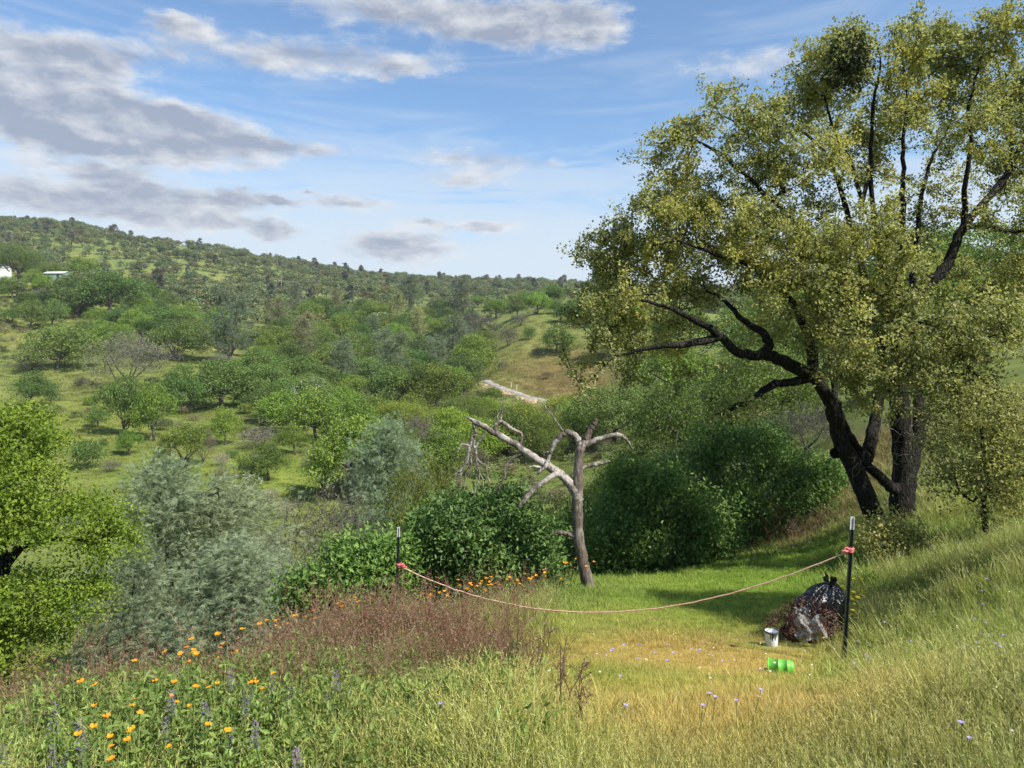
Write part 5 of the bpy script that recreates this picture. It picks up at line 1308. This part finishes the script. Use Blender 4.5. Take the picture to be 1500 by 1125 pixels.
Pl = on(581, 9.4); Pr = on(1237, 7.2)
t_post(pw(585, 772, 9.4), Pl, 'dark metal post with white tip among the orange flowers'); t_post(pw(1250, 757, 7.2), Pr, 'dark metal post with white tip beside the rubbish heap')
def rope():
    a = pw(585.5, 829, 9.37); b = pw(1245, 806, 7.17); e = empty('rope', (a+b)/2); o = (a+b)/2
    t = np.linspace(0, 1, 60)[:, None]; c = a*(1-t)+b*t; sag = .62; c[:, 2] -= 4*sag*(t*(1-t))[:, 0]; c = c + np.random.default_rng(2).normal(0, .0025, c.shape)
    g = Geo(); g.tube(c-o, .0075, 6); g.build('line', plain('rope_tan', (.50, .27, .19), (.68, .44, .33), 30, .8, .2, .4, .003), e, True)
    mk = plain('pink_cord', (.62, .11, .12), (.78, .24, .24), 25, .6, .3, .3, .003)
    for p_, s in ((a, 1), (b, -1)):
        g = Geo()
        for q in range(4):
            th = np.linspace(0, 6.283, 15); rr = .027+.004*q; g.tube(np.stack([rr*np.cos(th), rr*np.sin(th)*.9+.006, np.full(15, -.016+.012*q)+.004*np.sin(th*2)], 1)+p_-o, .0075, 6)
        th = np.linspace(0, 6.283, 13); g.tube(np.stack([s*(.045+.022*np.cos(th)), -.03+.008*np.sin(th*2), .012+.018*np.sin(th)], 1)+p_-o, .008, 6)
        g.tube(np.array([[s*.03, -.03, 0], [s*.07, -.035, .004], [s*.10, -.03, -.01]])+p_-o, .009, 6)
        g.build('knot', mk, e, True)
    tag(e, 'slack tan rope tied with pink cord between the two metal posts', 'rope')
rope()

# ------------------------------------------------------------------ the rubbish by the right post
def lump(name, c, rad, mat, seed, amp=.22, freq=2.0, ridged=True, sub=5, parent=None, squash=None, smooth=True):
    import bmesh
    from mathutils import noise as mn
    bm = bmesh.new(); bmesh.ops.create_icosphere(bm, subdivisions=sub, radius=1.0); off = Vector((seed*3.1, seed*1.7, seed*.9))
    for v in bm.verts:
        p_ = v.co.copy(); n = 0; a = 1; f = freq
        for _ in range(4):
            q = mn.noise(p_*f+off); n += a*((1-abs(q)*2.4) if ridged else q); a *= .5; f *= 2.1
        v.co = p_*(1+amp*(n-.5))
        v.co = Vector((v.co.x*rad[0], v.co.y*rad[1], v.co.z*rad[2]))
        if squash: squash(v.co)
        v.co += Vector(c)
    me = bpy.data.meshes.new(name); bm.to_mesh(me); bm.free(); me.materials.append(mat)
    for p_ in me.polygons: p_.use_smooth = smooth
    return mobj(name, me, parent)
def rubbish():
    rg = np.random.default_rng(6); d = 8.2
    f0 = on(1182, d)
    # heap of brown plant waste
    e = empty('debris_heap', f0); mb = plain('brown_waste', (.035, .02, .014), (.11, .06, .042), 14, .95, .1, 1.0, .03)
    lump('mound', (0.04, .06, .10), (.33, .26, .24), mb, 3, .25, 2.2, False, 4, e)
    th = rg.uniform(0, 6.283, 1500); ph = np.arccos(rg.uniform(-.1, 1, 1500)); P = np.stack([.38*np.sin(ph)*np.cos(th)+.02, .30*np.sin(ph)*np.sin(th)+.05, .14+.27*np.cos(ph)], 1)+rg.normal(0, .03, (1500, 3)); P[:, 2] *= .72+.62*(P[:, 0]+.38)/.76; P[:, :2] *= (1+.16*np.sin(3*th)+.1*np.sin(7*th))[:, None]
    cv, cf, lv = leaf_cards(P, .05, .012, rg, up=0); mobj('dry_stalks', mesh_np('dry_stalks', cv, cf, [leaf_mat('dry_stalk', (.05, .024, .016), (.20, .11, .075), .1)], fattr={'lv': lv}), e)
    tag(e, 'heap of dark brown plant waste beside the right metal post', 'debris')
    # black bag on top, tied end upright
    m, t, out = new_mat('black_plastic'); tc = t.node('ShaderNodeTexCoord'); n = t.noise(t.vmath('MULTIPLY', tc.outputs['Object'], (1, 1, .5)), 9, 3, .5, 4.0)
    b = principled(t, (.006, .006, .008), .24, .6, bump(t, n, .9, .035)); t.l.new(b.outputs[0], out.inputs[0])
    c = pw(1200, 908, 8.35)-f0
    e = empty('black_bag', f0+c, 0, 1.16)
    # a sack whose folds run down from the gathered top
    nt, nk = 30, 72; th = np.arange(nk)*2*math.pi/nk; V = []
    for i in range(nt):
        t_ = i/(nt-1); rad = .05+.95*math.sin(min(1, t_*1.15)*math.pi*.5)**.9
        pl = 1+(.20*(1-t_)+.035)*np.sin(9*th+1.3*np.sin(3*th)+t_*1.5)+.07*(1-t_*.5)*np.sin(17*th+2*t_)+.05*np.sin(4*th+5*t_)
        rr = rad*pl; V.append(np.stack([.245*rr*np.cos(th)+.13*(1-t_)**1.3-.02, .19*rr*np.sin(th), np.full(nk, .42*(1-t_**1.5)-.05)+.015*np.sin(5*th+9*t_)], 1))
    V = np.concatenate(V); F = [(i*nk+j, (i+1)*nk+j, (i+1)*nk+(j+1) % nk, i*nk+(j+1) % nk) for i in range(nt-1) for j in range(nk)]
    mobj('sack', mesh_np('sack', V, [np.array(F), np.array([list(range(nk))])], [m], smooth=True), e)
    g = Geo()
    for q in range(7):
        a_ = q*.9; g.add([[.11+.02*math.cos(a_), .02*math.sin(a_), .35], [.11+.045*math.cos(a_+.3), .045*math.sin(a_+.3), .36], [.11+.075*math.cos(a_+.15), .075*math.sin(a_+.15), .43+.02*(q % 3)], [.11+.03*math.cos(a_-.2), .03*math.sin(a_-.2), .44]], [(0, 1, 2, 3)])
    g.build('gathered_neck', m, e)
    tag(e, 'shiny black plastic bag slumped on the brown debris heap', 'bag')
    # cloudy plastic sheet, crumpled over the front of the heap
    m, t, out = new_mat('cloudy_plastic'); tc = t.node('ShaderNodeTexCoord'); n = t.noise(tc.outputs['Object'], 11, 5, .6, 3.5)
    b = principled(t, t.mix(t.ramp(n, .38, .62), (.10, .10, .095), (.36, .36, .35)), .36, .4, bump(t, n, .7, .03)); t.put(b.inputs['Alpha'], t.ramp(n, .3, .65, .4, .75))
    t.l.new(b.outputs[0], out.inputs[0])
    def sheet(name, c, w_, h_, depth, seed, label):
        r2 = np.random.default_rng(seed); k = 26; U, W_ = np.meshgrid(np.linspace(-1, 1, k), np.linspace(-1, 1, k)); Z = np.zeros_like(U)
        for _ in range(16):
            a_ = r2.uniform(0, 3.14); o_ = r2.uniform(-.8, .8); f_ = r2.uniform(1.5, 5); Z += np.abs(np.sin((U*math.cos(a_)+W_*math.sin(a_)+o_)*f_))*.09*r2.choice([-1, 1])
        bul = depth*np.sqrt(np.clip(1.15-U**2*.7-W_**2*.45, 0, 2)); edge = 1+.12*np.sin(U*5+seed)*np.abs(W_)+.1*np.sin(W_*6+seed)*np.abs(U)
        X = U*w_*edge; Zv = W_*h_*edge; Y = -bul-Z*.22+.03
        V = np.stack([X, Y, Zv], -1).reshape(-1, 3); V2 = V+np.array([0, .006, 0]); i, j = np.meshgrid(np.arange(k-1), np.arange(k-1), indexing='ij')
        F = np.stack([i*k+j, i*k+j+1, (i+1)*k+j+1, (i+1)*k+j], -1).reshape(-1, 4)
        o = mobj(name, mesh_np(name, V, F, [m], smooth=False)); o.location = f0+c; o.rotation_euler = (-.25, 0, .05); return tag(o, label, 'plastic')
    sheet('plastic_wrap', pw(1182, 918, 7.98)-f0, .17, .135, .12, 11, 'crumpled cloudy grey plastic sheet over the front of the debris heap')
    sheet('plastic_scrap', pw(1174, 896, 8.02)-f0, .08, .045, .05, 13, 'small grey plastic scrap above the crumpled sheet')
    # white pail
    p_ = on(1130, 7.95); e = empty('paint_pail', p_, .3, .84)
    g = Geo(); g.lathe([(.070, 0), (.078, .012), (.083, .10), (.086, .19), (.090, .192), (.090, .202), (.084, .202), (.081, .19), (.074, .03)], 32, cap1=True)
    g.build('body', plain('pail_white', (.55, .58, .62), (.74, .76, .78), 9, .45, .4, .1, .003), e, True)
    g = Geo(); th = np.linspace(0, math.pi, 15); g.tube(np.stack([.088*np.cos(th), -.03*np.sin(th), .175+.075*np.sin(th)], 1), .004, 6); g.build('bail', plain('bail_wire', (.05, .05, .05), (.12, .12, .11), 9, .5, .5, 0), e, True)
    g = Geo(); g.lathe([(.0905, .180), (.0925, .182), (.0925, .204), (.0885, .206), (.083, .204), (.083, .190)], 32, cap0=False, cap1=False); g.build('rim', plain('pail_rim_dark', (.04, .04, .04), (.10, .10, .10), 9, .6, .3, 0), e, True)
    md = flat_mat('dark_paint_drip', (.012, .012, .014), .4)
    for a, l, w_ in ((-2.30, .08, .010), (-2.05, .10, .013), (-1.86, .06, .010), (-1.62, .09, .014), (-1.35, .05, .009), (-1.15, .03, .009)):
        g = Geo(); V = []; 
        for z, ww in ((.188, w_), (.188-l*.5, w_*.8), (.188-l, w_*.5)):
            r = np.interp(z, [0, .10, .19], [.0775, .083, .086])+.0015
            for s in (-1, 1): V.append([r*math.cos(a+s*ww/r*.7), r*math.sin(a+s*ww/r*.7), z])
        g.add(V, [(0, 1, 3, 2), (2, 3, 5, 4)]); g.build('paint_drip', md, e)
    tag(e, 'small white paint pail with dark drips and wire handle', 'pail')
    # lime bucket lying on its side
    p_ = hit(1143, 988, 3); e = empty('lime_bucket', p_+np.array([0, 0, .068])); e.scale = (.76,)*3; e.rotation_euler = (0, math.radians(84), math.radians(-24))
    ml = plain('lime_plastic', (.10, .36, .035), (.15, .46, .05), 9, .5, .5, .05, .002)
    g = Geo(); g.lathe([(.085, -.13), (.085, -.125), (.0835, -.02), (.087, -.018), (.087, -.008), (.083, -.006), (.080, .075), (.084, .078), (.084, .090), (.078, .094), (.075, .13), (.066, .150), (.04, .158), (.001, .158)], 36, cap0=False, cap1=False); g.build('body', ml, e, True)
    g = Geo(); g.lathe([(.080, -.128), (.098, -.134), (.100, -.128), (.098, -.122), (.084, -.120)], 36, cap0=False, cap1=False); g.build('rim', ml, e, True)
    g = Geo(); V = []
    for a in np.linspace(-.95, .95, 9):
        for r, z in ((.086, -.12), (.090, -.22+.03*(a*a))): V.append([r*math.cos(a), r*math.sin(a), z])
    F = [(2*i, 2*i+2, 2*i+3, 2*i+1) for i in range(8)]; V2 = [[x*1.03, y*1.03, z] for x, y, z in V]; g.add(V+V2, F+[tuple(18+k for k in f[::-1]) for f in F]+[(1, 3, 21, 19)]); g.build('spout', ml, e, True)
    tag(e, 'lime green plastic bucket lying on its side in the grass', 'bucket')
rubbish()

# ------------------------------------------------------------------ the house and sheds across the valley
def homestead():
    def at(px, d): p_ = on(px, d); return p_
    mw = plain('white_siding', (.62, .62, .60), (.78, .78, .75), .6, .7, .3, .2); mr = plain('grey_roof', (.20, .20, .20), (.32, .32, .31), .5, .8, .2, .2); mg = flat_mat('dark_window', (.03, .035, .04), .1)
    def hut(name, p_, rz, wd, dp, h, rh, wall, roof, label, win=(), door=None):
        e = empty(name, p_, rz); g = Geo(); g.box((0, 0, h/2-.6), (wd, dp, h+1.2)); g.add([[-wd/2, -dp/2, h], [-wd/2, dp/2, h], [-wd/2, 0, h+rh], [wd/2, -dp/2, h], [wd/2, dp/2, h], [wd/2, 0, h+rh]], [(0, 1, 2), (3, 5, 4)]); g.build('wall', wall, e)
        g = Geo(); o = .35; t = .14
        for s in (-1, 1):
            a = [[-wd/2-o, s*(dp/2+o), h-rh*o/(dp/2)], [wd/2+o, s*(dp/2+o), h-rh*o/(dp/2)], [wd/2+o, 0, h+rh], [-wd/2-o, 0, h+rh]]; b = [[x, y, z+t] for x, y, z in a]
            g.add(a+b, [(0, 1, 2, 3), (4, 7, 6, 5), (0, 4, 5, 1), (1, 5, 6, 2), (2, 6, 7, 3), (3, 7, 4, 0)])
        g.build('roof', roof, e)
        for x, z, ww, hh in win: g = Geo(); g.box((x, -dp/2-.03, z), (ww, .08, hh)); g.build('window', mg, e)
        if door: g = Geo(); g.box((door[0], -dp/2-.03, 1.0), (door[1], .08, 2.0)); g.build('door', mg, e)
        return tag(e, label, 'house' if 'house' in name else 'shed')
    hut('white_house', at(-14, 300)+np.array([0, 0, 1.0]), .05, 10, 8, 4.6, 2.2, mw, mr, 'white house cut off by the left edge on the far slope', [(3.4, 2.6, 1.2, 1.4), (.6, 2.6, 1.2, 1.4)], (-2, 1))
    hut('small_shed', at(9, 306)+np.array([0, 0, .4]), .1, 2.6, 3, 4.6, .5, mw, mr, 'small white outbuilding beside the white house', (), (0, .9))
    hut('long_shed', at(84, 296)+np.array([0, 0, .9]), -.04, 8.2, 4.4, 2.1, .85, plain('shed_green', (.16, .23, .19), (.24, .32, .27), .5, .7, .3, .2), plain('pale_green_roof', (.42, .58, .48), (.52, .68, .57), .5, .5, .4, .1), 'long low shed with pale green roof on the far slope', [(-2.4, 1.2, .9, .7)], (1.8, 1.1))
    # parked car
    p_ = at(66, 293)+np.array([0, 0, .9]); e = empty('parked_car', p_, .1); md = plain('car_dark', (.02, .02, .03), (.05, .05, .06), 1, .3, .5, 0)
    g = Geo(); pr = [(-2.1,.35),(-2.1,.85),(-1.2,.95),(-.7,1.45),(.9,1.45),(1.5,.95),(2.1,.9),(2.15,.35)]; n = len(pr)
    g.add([[x, s*.85, z] for s in (-1, 1) for x, z in pr], [tuple(range(n)), tuple(range(n, 2*n))[::-1]]+[(i, i+n, (i+1) % n+n, (i+1) % n) for i in range(n)]); g.build('body', md, e)
    for x in (-1.3, 1.3):
        for y in (-.8, .8): g = Geo(); M = np.eye(4); M[:3, :3] = [[1, 0, 0], [0, 0, -1], [0, 1, 0]]; M[:3, 3] = (x, y, .33); g.lathe([(.33, -.12), (.33, .12)], 14, M); g.build('wheel', flat_mat('tyre', (.02, .02, .02)), e)
    g = Geo(); g.box((.1, -.86, 1.2), (1.3, .03, .36)); g.build('window', mg, e); tag(e, 'dark car parked beside the long green roofed shed', 'car')
    p_ = at(44, 292)+np.array([0, 0, .4]); o = lump('white_tank', (0, 0, .7), (1.2, .8, .7), mw, 2, .03, 1, False, 3); o.location = p_; tag(o, 'low white tank on the grass between house and shed', 'tank')
    # utility pole on the far slope
    for px, d, lab in ((412, 395, 'thin utility pole on the far wooded slope'), ):
        p_ = at(px, d); e = empty('utility_pole', p_); g = Geo(); g.tube([[0, 0, -1], [0, 0, 13]], [.2, .14], 8); g.build('pole', plain('pole_wood', (.2, .18, .15), (.32, .3, .26), 2, .9, .1, 0), e); g = Geo(); g.box((0, 0, 12), (2.4, .14, .16)); g.build('crossarm', plain('arm_wood', (.2, .18, .15), (.3, .28, .25), 2, .9, .1, 0), e); tag(e, lab, 'pole')
homestead()

# ------------------------------------------------------------------ the air over the valley
def haze():
    g = Geo(); g.box((0, 0, 95), (6400, 6400, 260))
    m = bpy.data.materials.new('haze_air'); m.use_nodes = True; t = NT(m.node_tree); t.n.clear(); out = t.node('ShaderNodeOutputMaterial')
    v = t.node('ShaderNodeVolumePrincipled'); v.inputs['Color'].default_value = (.80, .88, 1.0, 1); v.inputs['Density'].default_value = .00012; v.inputs['Anisotropy'].default_value = .1
    t.l.new(v.outputs[0], out.inputs['Volume'])
    o = g.build('haze', m); tag(o, 'thin blue haze over the far ridge', 'haze', kind='stuff')
haze()
